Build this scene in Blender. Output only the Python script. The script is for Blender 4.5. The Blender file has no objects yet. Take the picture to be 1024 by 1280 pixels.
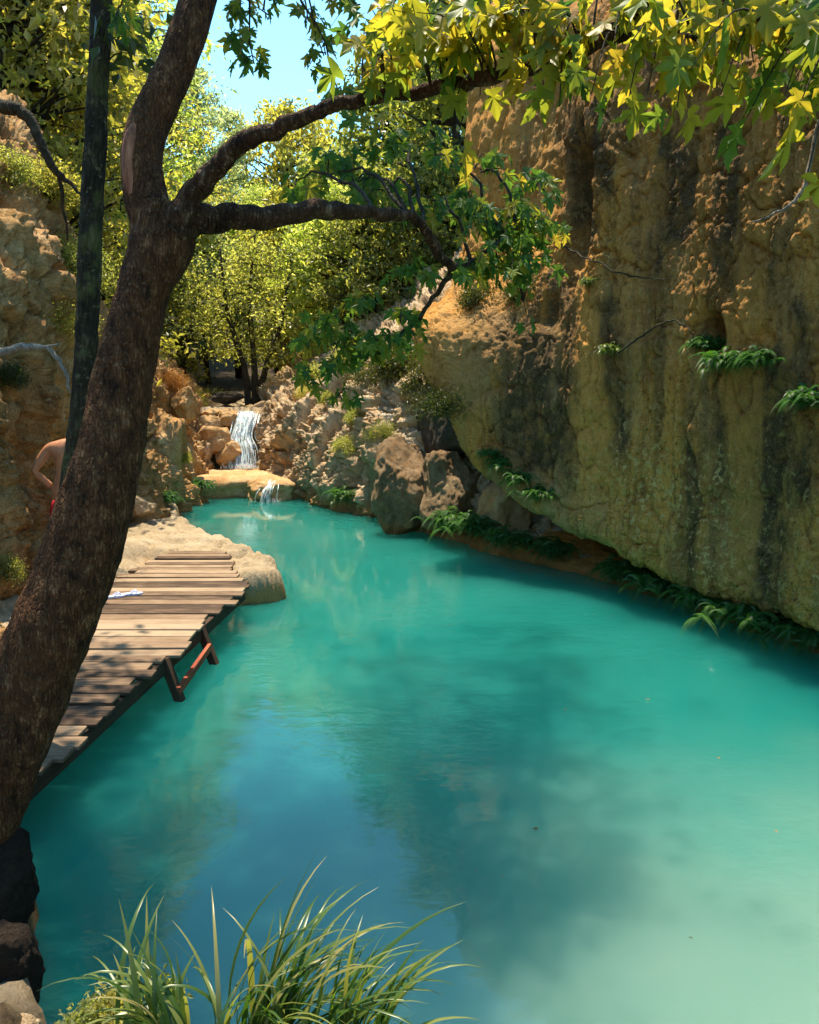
import bpy, bmesh, math, random
import numpy as np
from mathutils import Vector, Matrix

R = math.radians
random.seed(7)
rng = np.random.default_rng(11)
scene = bpy.context.scene
col = scene.collection

# ------------------------------------------------------------------ camera
CAM_H = 2.6
F_PX = 1065.0                      # focal length in photograph pixels (1024 x 1280)
PITCH = math.atan(160.0 / F_PX)    # looking slightly down
cam_data = bpy.data.cameras.new('camera')
cam = bpy.data.objects.new('camera', cam_data)
col.objects.link(cam)
cam.location = (0, 0, CAM_H)
cam.rotation_euler = (math.pi / 2 - PITCH, 0, 0)
cam_data.sensor_fit = 'VERTICAL'
cam_data.sensor_height = 24
cam_data.lens = F_PX / 1280 * 24
cam_data.clip_start = 0.05
cam_data.clip_end = 3000
scene.camera = cam

# ------------------------------------------------------------------ sky, sun, exposure
SUN_AZ, SUN_EL = R(-21), R(73)     # azimuth from +Y (ahead), negative = left
world = bpy.data.worlds.new('World')
scene.world = world
world.use_nodes = True
wn = world.node_tree
for n in list(wn.nodes):
    wn.nodes.remove(n)
sky = wn.nodes.new('ShaderNodeTexSky')
sky.sky_type = 'NISHITA'
sky.sun_disc = False
sky.sun_elevation = SUN_EL
sky.sun_rotation = SUN_AZ
sky.air_density = 1.0
sky.dust_density = 0.1
sky.ozone_density = 1.0
tint = wn.nodes.new('ShaderNodeMix')
tint.data_type = 'RGBA'
tint.blend_type = 'MULTIPLY'
tint.inputs[0].default_value = 1.0
tint.inputs[7].default_value = (0.36, 0.54, 0.53, 1)
bg = wn.nodes.new('ShaderNodeBackground')
bg.inputs[1].default_value = 0.15
wo = wn.nodes.new('ShaderNodeOutputWorld')
wn.links.new(sky.outputs[0], tint.inputs[6])
wn.links.new(tint.outputs[2], bg.inputs[0])
wn.links.new(bg.outputs[0], wo.inputs[0])
sd = bpy.data.lights.new('sun', 'SUN')
sd.energy = 2.05
sd.angle = R(0.5)
sd.color = (1.0, 0.88, 0.68)
sun = bpy.data.objects.new('sun', sd)
col.objects.link(sun)
sdir = Vector((math.sin(SUN_AZ) * math.cos(SUN_EL), math.cos(SUN_AZ) * math.cos(SUN_EL), math.sin(SUN_EL)))
sun.rotation_euler = sdir.to_track_quat('Z', 'Y').to_euler()
sun.location = (0, 0, 30)
vs = scene.view_settings
vs.view_transform = 'Standard'
vs.look = 'None'
vs.exposure = 2.3
vs.gamma = 1
vs.use_curve_mapping = False
scene.cycles.use_denoising = True
scene.cycles.max_bounces = 8
scene.cycles.transparent_max_bounces = 8


# ------------------------------------------------------------------ helpers: pixels, noise
cp, sp_ = math.cos(PITCH), math.sin(PITCH)
def W(px, py, Z):
    """photograph pixel at world depth y = Z -> world point"""
    a, b = (px - 512) / F_PX, -(py - 640) / F_PX
    dy = cp + b * sp_
    dz = -sp_ + b * cp
    s = Z / dy
    return Vector((a * s, Z, CAM_H + dz * s))

def WZ(px, Z, z):
    d = Z * cp + (CAM_H - z) * sp_
    return Vector(((px - 512) / F_PX * d, Z, z))

_perm = np.random.default_rng(3).permutation(256)
_perm = np.concatenate([_perm, _perm, _perm])
_g = np.random.default_rng(5).normal(size=(256, 3))
_g /= np.linalg.norm(_g, axis=1)[:, None]
def perlin(P):
    P = np.asarray(P, dtype=np.float64)
    i = np.floor(P).astype(np.int64)
    f = P - i
    u = f * f * f * (f * (f * 6 - 15) + 10)
    i &= 255
    out = 0
    for dx in (0, 1):
        wx = u[:, 0] if dx else 1 - u[:, 0]
        for dy in (0, 1):
            wy = u[:, 1] if dy else 1 - u[:, 1]
            for dz in (0, 1):
                wz = u[:, 2] if dz else 1 - u[:, 2]
                h = _perm[_perm[_perm[i[:, 0] + dx] + i[:, 1] + dy] + i[:, 2] + dz]
                g = _g[h]
                d = g[:, 0] * (f[:, 0] - dx) + g[:, 1] * (f[:, 1] - dy) + g[:, 2] * (f[:, 2] - dz)
                out = out + wx * wy * wz * d
    return out * 1.5

def fbm(P, octs=4, gain=0.5):
    P = np.asarray(P, dtype=np.float64)
    out, a = 0, 1.0
    for k in range(octs):
        out = out + a * perlin(P + 17.3 * k)
        P = P * 2.03
        a *= gain
    return out

def ridged(P, octs=4):
    P = np.asarray(P, dtype=np.float64)
    out, a = 0, 1.0
    for k in range(octs):
        out = out + a * (1 - 2 * np.abs(perlin(P + 9.1 * k)))
        P = P * 2.1
        a *= 0.5
    return out

def worley(P):
    P = np.asarray(P, dtype=np.float64)
    i = np.floor(P).astype(np.int64)
    F1 = np.full(len(P), 9.0)
    F2 = np.full(len(P), 9.0)
    ID = np.zeros(len(P))
    for dx in (-1, 0, 1):
        for dy in (-1, 0, 1):
            for dz in (-1, 0, 1):
                c = i + (dx, dy, dz)
                m = c & 255
                h = _perm[_perm[_perm[m[:, 0]] + m[:, 1]] + m[:, 2]]
                p = c + 0.5 + 0.42 * _g[h]
                d = np.linalg.norm(p - P, axis=1)
                nearer = d < F1
                F2 = np.where(nearer, F1, np.minimum(F2, d))
                ID = np.where(nearer, h / 255.0, ID)
                F1 = np.minimum(F1, d)
    return F1, F2, ID

def sstep(a, b, x):
    t = np.clip((np.asarray(x, dtype=np.float64) - a) / (b - a), 0, 1)
    return t * t * (3 - 2 * t)

# ------------------------------------------------------------------ helpers: mesh
def mesh_np(name, V, F, smooth=True):
    """V (n,3); F (m,k) with k = 3 or 4"""
    V = np.asarray(V, dtype=np.float32)
    F = np.asarray(F, dtype=np.int32)
    me = bpy.data.meshes.new(name)
    me.vertices.add(len(V))
    me.vertices.foreach_set('co', V.ravel())
    k = F.shape[1]
    me.loops.add(F.size)
    me.loops.foreach_set('vertex_index', F.ravel())
    me.polygons.add(len(F))
    me.polygons.foreach_set('loop_start', np.arange(0, F.size, k, dtype=np.int32))
    me.polygons.foreach_set('loop_total', np.full(len(F), k, dtype=np.int32))
    me.polygons.foreach_set('use_smooth', np.full(len(F), smooth, dtype=bool))
    me.update(calc_edges=True)
    return me

def attr(me, name, arr):
    a = me.attributes.new(name, 'FLOAT', 'POINT')
    a.data.foreach_set('value', np.asarray(arr, dtype=np.float32))

def grid_faces(nu, nv, flip=False):
    i = np.arange(nu - 1)[:, None] * nv + np.arange(nv - 1)[None, :]
    q = np.stack([i, i + 1, i + nv + 1, i + nv], -1).reshape(-1, 4)
    return q[:, ::-1] if flip else q

def cr_axis(C, n):
    """Catmull-Rom resample along axis 0"""
    C = np.asarray(C, dtype=np.float64)
    m = len(C)
    t = np.linspace(0, m - 1, n)
    i = np.minimum(t.astype(int), m - 2)
    f = (t - i).reshape((-1,) + (1,) * (C.ndim - 1))
    g = lambda k: C[np.clip(k, 0, m - 1)]
    p0, p1, p2, p3 = g(i - 1), g(i), g(i + 1), g(i + 2)
    p0 = np.where((i == 0).reshape(f.shape), 2 * p1 - p2, p0)
    p3 = np.where((i == m - 2).reshape(f.shape), 2 * p2 - p1, p3)
    return 0.5 * (2 * p1 + (p2 - p0) * f + (2 * p0 - 5 * p1 + 4 * p2 - p3) * f ** 2 + (3 * p1 - p0 - 3 * p2 + p3) * f ** 3)

def link(name, me, mat=None, parent=None, loc=None):
    o = bpy.data.objects.new(name, me)
    col.objects.link(o)
    if mat is not None and me is not None and len(me.materials) == 0:
        me.materials.append(mat)
    if parent is not None:
        o.parent = parent
    if loc is not None:
        o.location = loc
    return o

def empty(name, loc=(0, 0, 0)):
    o = bpy.data.objects.new(name, None)
    col.objects.link(o)
    o.location = loc
    o.empty_display_size = 0.2
    return o

def tag(o, label=None, cat=None, group=None, kind=None):
    if label: o['label'] = label
    if cat: o['category'] = cat
    if group: o['group'] = group
    if kind: o['kind'] = kind
    return o

def sheet(ctrl, nu, nv, disp, outward=1):
    """ctrl[col][row] world points -> displaced grid. Returns V (nu,nv,3)"""
    C = np.array([[tuple(p) for p in c] for c in ctrl], dtype=np.float64)
    A = cr_axis(C, nu)
    A = np.swapaxes(cr_axis(np.swapaxes(A, 0, 1), nv), 0, 1)
    du = np.gradient(A, axis=0)
    dv = np.gradient(A, axis=1)
    N = np.cross(du, dv)
    N /= np.linalg.norm(N, axis=2)[..., None] + 1e-9
    N *= outward
    P = A.reshape(-1, 3)
    d, extra = disp(P)
    V = P + N.reshape(-1, 3) * d[:, None]
    return V, extra

class Tubes:
    """collects tapered tubes into one mesh"""
    def __init__(self):
        self.V, self.F, self.n = [], [], 0
    def add(self, pts, radii, seg=8, n=None, wob=0.0, seed=0, bark=0.0, cap=True):
        P = np.array([tuple(p) for p in pts], dtype=np.float64)
        r = np.array(radii, dtype=np.float64)
        if n is None: n = max(4, len(P) * 3)
        if len(P) > 2 or n > len(P):
            P = cr_axis(P, n)
            r = np.interp(np.linspace(0, 1, n), np.linspace(0, 1, len(r)), r)
        if wob:
            q = np.stack([np.arange(len(P)) * 0.45, np.full(len(P), seed * 3.7), np.zeros(len(P))], 1)
            for ax in range(3):
                P[1:-1, ax] += (perlin(q + 31 * ax) * wob)[1:-1]
        T = np.gradient(P, axis=0)
        T /= np.linalg.norm(T, axis=1)[:, None] + 1e-9
        up = np.array([0.31, 0.92, 0.22]) if abs(T[0] @ np.array([0.31, 0.92, 0.22])) < 0.9 else np.array([1.0, 0, 0])
        a = np.linspace(0, 2 * math.pi, seg, endpoint=False)
        rings = []
        for k in range(len(P)):
            x = up - T[k] * (up @ T[k]); x /= np.linalg.norm(x) + 1e-9
            up = x
            y = np.cross(T[k], x)
            rings.append(P[k] + r[k] * (np.cos(a)[:, None] * x + np.sin(a)[:, None] * y))
        V = np.array(rings).reshape(-1, 3)
        if bark:
            c = np.repeat(P, seg, axis=0)
            d = V - c
            L = np.linalg.norm(d, axis=1)[:, None] + 1e-9
            b = fbm(V * (3.2, 3.2, 1.8) + seed, 3) * 1.3 + ridged(V * (15, 15, 5.0) + seed, 4) * 0.28
            V = V + d / L * (b * bark)[:, None]
        i = np.arange(len(P) - 1)[:, None] * seg + np.arange(seg)[None, :]
        j = np.arange(len(P) - 1)[:, None] * seg + (np.arange(seg)[None, :] + 1) % seg
        F = np.stack([i, j, j + seg, i + seg], -1).reshape(-1, 4)
        self.V.append(V); self.F.append(F + self.n); self.n += len(V)
        if cap:
            e = self.n
            self.V.append(P[-1:] + T[-1] * r[-1] * 0.3); self.n += 1
            base = e - seg
            tri = [[base + k, base + (k + 1) % seg, e, e] for k in range(seg)]
            self.tri = getattr(self, 'tri', [])
            self.tri += tri
        return P
    def mesh(self, name):
        V = np.concatenate(self.V)
        F = np.concatenate(self.F)
        me = bpy.data.meshes.new(name)
        faces = F.tolist() + [t[:3] for t in getattr(self, 'tri', [])]
        me.from_pydata(V.tolist(), [], faces)
        me.polygons.foreach_set('use_smooth', np.ones(len(faces), dtype=bool))
        me.update()
        return me

# ------------------------------------------------------------------ helpers: node materials
class NT:
    def __init__(self, name):
        self.m = bpy.data.materials.new(name)
        self.m.use_nodes = True
        self.t = self.m.node_tree
        for n in list(self.t.nodes): self.t.nodes.remove(n)
        self.out = self.t.nodes.new('ShaderNodeOutputMaterial')
    def put(self, sock, v):
        if v is None: return
        if isinstance(v, bpy.types.NodeSocket): self.t.links.new(v, sock)
        elif isinstance(v, (tuple, list)):
            v = tuple(v)
            if len(sock.default_value) == 4 and len(v) == 3: v = v + (1,)
            sock.default_value = v
        else: sock.default_value = v
    def n(self, typ, ins=None, **props):
        nd = self.t.nodes.new(typ)
        for k, v in props.items(): setattr(nd, k, v)
        for k, v in (ins or {}).items(): self.put(nd.inputs[k], v)
        return nd
    def coord(self): return self.n('ShaderNodeTexCoord').outputs['Object']
    def mapv(self, v, scale=(1, 1, 1), loc=(0, 0, 0)):
        return self.n('ShaderNodeMapping', {'Vector': v, 'Scale': scale, 'Location': loc}).outputs[0]
    def noise(self, v, scale, detail=5, rough=0.55, dist=0.0):
        return self.n('ShaderNodeTexNoise', {'Vector': v, 'Scale': scale, 'Detail': detail, 'Roughness': rough, 'Distortion': dist}).outputs[0]
    def vor(self, v, scale, feature='F1', rand=1.0):
        nd = self.n('ShaderNodeTexVoronoi', {'Vector': v, 'Scale': scale, 'Randomness': rand}, feature=feature)
        return nd.outputs[0]
    def rng(self, v, a, b, c=0.0, d=1.0, smooth=True):
        return self.n('ShaderNodeMapRange', {0: v, 1: a, 2: b, 3: c, 4: d}, interpolation_type='SMOOTHSTEP' if smooth else 'LINEAR').outputs[0]
    def ramp(self, fac, stops):
        nd = self.n('ShaderNodeValToRGB', {0: fac})
        e = nd.color_ramp.elements
        while len(e) < len(stops): e.new(0.5)
        for q, (p, c) in zip(e, stops):
            q.position = p; q.color = tuple(c) + (1,)
        return nd.outputs[0]
    def mix(self, f, a, b, blend='MIX'):
        nd = self.n('ShaderNodeMix', data_type='RGBA', blend_type=blend)
        self.put(nd.inputs[0], f); self.put(nd.inputs[6], a); self.put(nd.inputs[7], b)
        return nd.outputs[2]
    def math(self, op, a, b=None, c=None):
        nd = self.n('ShaderNodeMath', operation=op)
        self.put(nd.inputs[0], a); self.put(nd.inputs[1], b); self.put(nd.inputs[2], c)
        return nd.outputs[0]
    def attr(self, name): return self.n('ShaderNodeAttribute', attribute_name=name).outputs['Fac']
    def bump(self, h, strength, dist, normal=None):
        return self.n('ShaderNodeBump', {'Height': h, 'Strength': strength, 'Distance': dist, 'Normal': normal}).outputs[0]
    def bsdf(self, color, rough=0.8, spec=0.3, normal=None, **more):
        nd = self.n('ShaderNodeBsdfPrincipled', {'Base Color': color, 'Roughness': rough, 'Specular IOR Level': spec, 'Normal': normal})
        for k, v in more.items(): self.put(nd.inputs[k.replace('_', ' ')], v)
        return nd.outputs[0]
    def done(self, sh):
        self.t.links.new(sh, self.out.inputs[0]); return self.m
    def zpos(self):
        return self.n('ShaderNodeSeparateXYZ', {0: self.n('ShaderNodeNewGeometry').outputs['Position']}).outputs[2]

def leaf_material(name, stops, transl=0.45, rough=0.45, spec=0.4, tcol=(1.0, 0.95, 0.45), use_obj=False, tstops=None):
    t = NT(name)
    isl = t.n('ShaderNodeNewGeometry').outputs['Random Per Island']
    ob = t.n('ShaderNodeObjectInfo').outputs['Random']
    fac = t.math('FRACT', t.math('ADD', isl, ob)) if use_obj else t.math('ADD', t.math('MULTIPLY', isl, 0.75), t.math('MULTIPLY', ob, 0.25))
    c = t.ramp(fac, stops)
    p = t.bsdf(c, rough, spec)
    tc = t.ramp(fac, tstops) if tstops else t.mix(1.0, t.mix(1.0, c, (2.4, 2.2, 1.5), 'MULTIPLY'), tcol, 'MULTIPLY')
    tr = t.n('ShaderNodeBsdfTranslucent', {'Color': tc}).outputs[0]
    mx = t.n('ShaderNodeMixShader', {0: transl, 1: p, 2: tr}).outputs[0]
    return t.done(mx)

def rock_material(name, dark, mid, light, stain, scale=1.0, stretch=(1, 1, 0.35), pale=(0.62, 0.5, 0.34), bump=0.6, water_stain=True, stain_amt=0.5, masks=False, crk=0.35, soil=False):
    t = NT(name)
    co = t.coord()
    st = t.mapv(co, stretch)
    n1 = t.noise(st, 0.9 * scale, 8, 0.62, 0.4)
    n2 = t.noise(co, 4.2 * scale, 8, 0.65)
    n3 = t.noise(st, 2.3 * scale, 6, 0.6, 1.0)
    c = t.ramp(t.math('ADD', t.math('MULTIPLY', n1, 0.6), t.math('MULTIPLY', n2, 0.4)), [(0.34, dark), (0.5, mid), (0.66, light)])
    c = t.mix(t.math('MULTIPLY', t.rng(n3, 0.5, 0.68), stain_amt), c, stain)
    n4 = t.noise(co, 16 * scale, 6, 0.7)
    c = t.mix(t.rng(n4, 0.56, 0.72, 0, 0.55), c, pale)
    c = t.mix(t.rng(n4, 0.44, 0.3, 0, 0.7), c, tuple(x * 0.45 for x in dark))
    crack = t.rng(t.n('ShaderNodeTexVoronoi', {'Vector': t.n('ShaderNodeVectorMath', {0: co, 1: t.n('ShaderNodeTexNoise', {'Vector': co, 'Scale': 2.0 * scale, 'Detail': 4.0}).outputs[1]}, operation='ADD').outputs[0], 'Scale': 2.6 * scale}, feature='DISTANCE_TO_EDGE').outputs[0], 0.0, 0.05)
    c = t.mix(t.math('MULTIPLY', t.math('SUBTRACT', 1.0, crack), crk), c, tuple(x * 0.5 for x in dark))
    if masks:
        sk = t.noise(t.mapv(co, (1, 1, 0.045)), 5.5, 7, 0.62, 0.25)
        sk2 = t.noise(t.mapv(co, (1, 1, 0.07), (7, 3, 1)), 2.6, 6, 0.6, 0.3)
        c = t.mix(t.rng(sk, 0.51, 0.63, 0, 0.62), c, (0.15, 0.080, 0.028))
        c = t.mix(t.rng(sk, 0.44, 0.34, 0, 0.6), c, (0.80, 0.45, 0.13))
        c = t.mix(t.rng(sk2, 0.56, 0.68, 0, 0.55), c, (0.20, 0.12, 0.05))
        c = t.mix(t.rng(n4, 0.54, 0.68, 0, 0.6), c, (0.82, 0.55, 0.22))
        c = t.mix(t.rng(n4, 0.46, 0.32, 0, 0.6), c, (0.10, 0.052, 0.018))
        l1 = t.noise(co, 13, 5, 0.7, 0.3)
        pm = t.math('MULTIPLY', t.attr('m_pale'), t.rng(l1, 0.53, 0.60))
        c = t.mix(t.math('MULTIPLY', t.attr('m_grey'), t.rng(n2, 0.3, 0.6, 0.5, 0.95)), c, t.mix(n4, (0.36, 0.20, 0.075), (0.72, 0.45, 0.19)))
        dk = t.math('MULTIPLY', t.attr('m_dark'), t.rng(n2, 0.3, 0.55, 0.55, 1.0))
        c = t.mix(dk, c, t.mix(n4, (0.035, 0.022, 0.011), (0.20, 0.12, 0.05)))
        c = t.mix(t.math('MULTIPLY', t.attr('m_orange'), t.rng(n2, 0.3, 0.6, 0.55, 1.0)), c, (0.86, 0.40, 0.09))
        c = t.mix(t.math('MULTIPLY', t.attr('m_moss'), t.rng(n2, 0.35, 0.6)), c, (0.19, 0.185, 0.05))
        c = t.mix(pm, c, (0.80, 0.52, 0.19))
    if water_stain:
        z = t.math('ADD', t.zpos(), t.math('MULTIPLY', t.math('SUBTRACT', n2, 0.5), 0.35))
        c = t.mix(t.rng(z, 0.32, 0.08, 0, 0.85), c, (0.46, 0.21, 0.06))
        c = t.mix(t.rng(z, 0.05, -0.06, 0, 0.7), c, (0.10, 0.11, 0.05))
    n5 = t.noise(co, 42 * scale, 5, 0.75)
    c = t.mix(t.rng(n5, 0.54, 0.70, 0, 0.55), c, pale)
    c = t.mix(t.rng(n5, 0.46, 0.30, 0, 0.75), c, tuple(x * 0.35 for x in dark))
    if soil:
        lit = t.ramp(t.noise(co, 9, 6, 0.7), [(0.32, (0.014, 0.009, 0.005)), (0.5, (0.045, 0.028, 0.013)), (0.66, (0.10, 0.068, 0.032))])
        c = t.mix(t.attr('m_soil'), c, lit)
    h = t.math('ADD', t.math('ADD', t.math('MULTIPLY', n2, 0.6), t.math('MULTIPLY', n4, 0.6)), t.math('MULTIPLY', crack, 0.2 * crk))
    h = t.math('ADD', h, t.math('MULTIPLY', n5, 0.5))
    nrm = t.bump(h, bump, 0.09)
    return t.done(t.bsdf(c, 0.88, 0.2, nrm))

M = {}
M['cliff'] = rock_material('cliff_rock', (0.32, 0.135, 0.033), (0.80, 0.355, 0.065), (0.88, 0.48, 0.12), (0.84, 0.31, 0.05),
                           scale=1.1, stretch=(1, 1, 0.16), pale=(0.62, 0.42, 0.15), bump=1.0, crk=0.2, masks=True, stain_amt=0.45)
M['pale_rock'] = rock_material('pale_rock', (0.24, 0.14, 0.065), (0.56, 0.39, 0.22), (0.74, 0.59, 0.40), (0.55, 0.26, 0.08),
                               scale=1.3, stretch=(1, 1, 0.5), pale=(0.72, 0.61, 0.47), bump=0.75, stain_amt=0.55)
M['left_rock'] = rock_material('left_rock', (0.17, 0.08, 0.025), (0.54, 0.30, 0.105), (0.76, 0.53, 0.28), (0.62, 0.26, 0.07),
                               scale=1.3, stretch=(1, 1, 0.3), pale=(0.68, 0.56, 0.40), bump=0.8, stain_amt=0.6)
M['ground'] = rock_material('bank_ground', (0.241, 0.176, 0.099), (0.396, 0.297, 0.181), (0.482, 0.387, 0.267), (0.353, 0.245, 0.129),
                            scale=1.2, stretch=(1, 1, 1), pale=(0.499, 0.413, 0.297), bump=0.6, stain_amt=0.4, crk=0.1, soil=True)
M['boulder'] = rock_material('orange_boulder', (0.313, 0.156, 0.055), (0.506, 0.304, 0.129), (0.644, 0.460, 0.258), (0.552, 0.248, 0.074),
                             scale=2.0, stretch=(1, 1, 0.6), pale=(0.681, 0.570, 0.386), bump=0.5, water_stain=False)
M['shaded_rock'] = rock_material('shaded_rock', (0.012, 0.008, 0.004), (0.040, 0.023, 0.012), (0.075, 0.048, 0.026), (0.06, 0.03, 0.012),  # darker version of dark_rock, shade under the trunk put into its colour
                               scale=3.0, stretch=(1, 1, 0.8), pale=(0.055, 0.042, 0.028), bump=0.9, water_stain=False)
M['grey_rock'] = rock_material('grey_rock', (0.11, 0.065, 0.03), (0.28, 0.18, 0.09), (0.46, 0.33, 0.19), (0.38, 0.18, 0.055),
                               scale=1.6, stretch=(1, 1, 0.6), pale=(0.5, 0.41, 0.3), bump=0.9)
M['dark_rock'] = rock_material('dark_rock', (0.03, 0.026, 0.02), (0.10, 0.08, 0.055), (0.20, 0.165, 0.12), (0.12, 0.07, 0.03),
                               scale=2.5, stretch=(1, 1, 0.8), pale=(0.26, 0.22, 0.17), bump=0.9, water_stain=False)

# ------------------------------------------------------------------ the pool and the ground
POOL = [(-0.92, 2.20), (-1.15, 2.75), (-1.55, 3.25), (-1.75, 3.9), (-2.35, 4.6), (-2.6, 6), (-2.6, 8.0), (-2.35, 9.3), (-1.95, 9.75), (-1.55, 9.9),
        (-1.38, 10.15), (-1.5, 10.6), (-2.0, 11.4), (-2.85, 12.6), (-3.75, 14.3), (-4.3, 16.2), (-4.9, 18.2), (-5.2, 19.6),
        (-2.6, 19.6), (-2.45, 18.9), (-1.5, 18.1), (-0.60, 16.2), (0.5, 14.15), (1.7, 12.5), (2.94, 10.8), (3.97, 8.25), (5.3, 5), (6.2, 0), (6, -5),
        (3.4, -5), (2.9, -1), (2.2, 0.6), (1.2, 1.15), (0.4, 1.45), (-0.3, 1.7)]

def sdf_poly(X, Y, poly):
    d = np.full(X.shape, 1e9)
    inside = np.zeros(X.shape, dtype=bool)
    n = len(poly)
    for k in range(n):
        ax, ay = poly[k]; bx, by = poly[(k + 1) % n]
        ex, ey = bx - ax, by - ay
        t = np.clip(((X - ax) * ex + (Y - ay) * ey) / (ex * ex + ey * ey), 0, 1)
        d = np.minimum(d, np.hypot(X - ax - ex * t, Y - ay - ey * t))
        c = ((ay > Y) != (by > Y)) & (X < ex * (Y - ay) / (ey if ey else 1e-9) + ax)
        inside ^= c
    return np.where(inside, -d, d)

_yr = np.array([-50, 0, 5, 8.25, 10.8, 12.5, 14.15, 16.2, 18.1, 19.6, 23, 30, 60, 400])
_xr = np.array([6.2, 6.2, 5.3, 4.0, 2.95, 1.7, 0.5, -0.6, -1.5, -2.6, -2.6, -1.5, 3, 30])
_xl = np.array([-4.2, -4.2, -4.2, -4.3, -4.3, -4.6, -4.9, -5.2, -5.7, -6.2, -6.6, -8, -12, -60])
def terrain_h(X, Y, detail=True):
    X = np.asarray(X, dtype=np.float64); Y = np.asarray(Y, dtype=np.float64)
    d = sdf_poly(X, Y, POOL)
    xr = np.interp(Y, _yr, _xr); xl = np.interp(Y, _yr, _xl)
    mid = (xr + np.interp(Y, _yr, _xl)) / 2
    left = 0.92 + (0.52 - 0.92) * sstep(2.3, 3.3, Y) + (0.20 - 0.52) * sstep(3.9, 4.7, Y) + (0.37 - 0.20) * sstep(8.6, 9.6, Y)
    left = left - 0.22 * sstep(-0.75, -1.0, X) * sstep(3.0, 2.6, Y)
    left = left + 0.30 * sstep(-3.2, -4.1, X) * sstep(3.5, 5.0, Y) * sstep(12.5, 10.5, Y) - 0.15 * sstep(13, 17, Y)
    left = left - 0.16 * sstep(-3.9, -3.6, X) * sstep(-1.95, -2.3, X - 0.25 * np.clip(9.3 - Y, 0, 0.6)) * sstep(11.35, 11.1, Y) * sstep(8.2, 8.8, Y)
    near = sstep(3.5, 2.5, Y)
    right = 0.13 + 0.5 * sstep(0.5, 1.4, d)
    is_right = (X > mid) & (Y > 2.5)
    base = np.where(is_right, right, left)
    far = sstep(19.3, 19.9, Y)
    base = base * (1 - far) + 0.22 * far
    base = base + (1.9 - 0.22) * sstep(22.3, 23.0, Y)
    P = np.stack([X, Y, np.zeros_like(X)], -1).reshape(-1, 3)
    n1 = fbm(P * 0.8, 4).reshape(X.shape)
    edge_n = fbm(P * 1.7 + 40, 3).reshape(X.shape) * 0.10
    t = sstep(-0.14, 0.20, d + edge_n * (0.4 + 0.6 * near))
    rough = 0.05 + 0.06 * near
    z = -1.3 + (base + n1 * rough + 1.3) * t
    if detail:
        c1, c2, ci = worley(P * (0.9, 0.9, 1) + fbm(P * 1.2, 3)[:, None] * 0.5)
        z = z + t * (ridged(P * 1.6 + 5, 4) * 0.03 + fbm(P * 7, 3) * 0.02 + (ci - 0.5) * 0.07 - 0.05 * sstep(0.07, 0.0, c2 - c1) + ridged(P * 6, 3) * 0.012).reshape(X.shape)
    hl = np.minimum(np.maximum(0, xl - 0.7 - X) * 1.4, 3.6) + np.clip(xl - 4 - X, 0, 60) * 0.45
    hr = np.minimum(np.maximum(0, X - xr - 2.4) * 1.7, 7.5) * sstep(0, 5, Y + 4) + np.clip(X - xr - 6, 0, 80) * 0.4
    hr = np.where(Y > 20, np.minimum(hr, np.maximum(0, X - xr) * 0.6), hr)
    back = np.clip(Y - 26, 0, 90) * 0.10 + np.clip(Y - 60, 0, 200) * 0.08
    rolling = fbm(P * 0.06, 3).reshape(X.shape) * 1.2 * sstep(24, 40, np.hypot(X, Y - 5))
    return z + hl + hr + back + rolling

def axis(lo, hi, step, far_lo, far_hi, g=1.16):
    a = list(np.arange(lo, hi + 1e-6, step))
    s, v = step, hi
    while v < far_hi: s *= g; v += s; a.append(v)
    s, v = step, lo
    pre = []
    while v > far_lo: s *= g; v -= s; pre.append(v)
    return np.array(pre[::-1] + a)
gx = axis(-5.4, 1.5, 0.045, -500, 500)
gy = axis(0.6, 20.0, 0.05, -250, 900)
GX, GY = np.meshgrid(gx, gy, indexing='ij')
GZ = terrain_h(GX, GY)
soil = np.maximum(sstep(4.7, 4.0, GY) * np.clip(0.8 + fbm(np.stack([GX, GY, GZ], -1).reshape(-1, 3) * 2.5, 3).reshape(GX.shape) * 0.9, 0, 1), sstep(26.5, 29.5, GY))
soil = np.maximum(soil, sstep(-5.6, -6.2, GX)); soil = np.maximum(soil, sstep(1.2, 2.2, GX - np.interp(GY, _yr, _xr)))
me = mesh_np('ground', np.stack([GX, GY, GZ], -1).reshape(-1, 3), grid_faces(len(gx), len(gy), True))
attr(me, 'm_soil', soil.ravel())
tag(link('ground', me, M['ground']), 'pale rocky bank and valley floor around the pool', 'ground', kind='structure')

def ground_z(x, y):
    return float(terrain_h(np.array([x]), np.array([y]))[0])

# water: one closed body, milky turquoise
t = NT('milky_water')
co = t.coord()
c = t.mix(t.rng(t.noise(co, 0.25, 3, 0.5), 0.35, 0.65), (0.008, 0.152, 0.130), (0.016, 0.178, 0.150))
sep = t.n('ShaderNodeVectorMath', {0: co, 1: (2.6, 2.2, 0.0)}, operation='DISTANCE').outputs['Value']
pale_patch = t.math('MULTIPLY', t.rng(t.math('ADD', sep, t.math('MULTIPLY', t.noise(co, 0.7, 3, 0.5), 2.2)), 5.6, 1.6), 0.75)  # sunlit paleness painted into the water, together with a shallow sand tint
c = t.mix(pale_patch, c, (0.21, 0.29, 0.215))
calm = t.rng(t.noise(t.mapv(co, (1, 1, 1), (3.1, 0.4, 0)), 0.33, 2, 0.5), 0.42, 0.62, 0.12, 1.0)
hh = t.math('ADD', t.noise(t.mapv(co, (1.0, 1.6, 1)), 5.0, 3, 0.5), t.math('MULTIPLY', t.noise(t.mapv(co, (1, 1.4, 1)), 17.0, 2, 0.5), 0.22))
nrm = t.bump(t.math('MULTIPLY', hh, calm), 0.6, 0.016)
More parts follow.
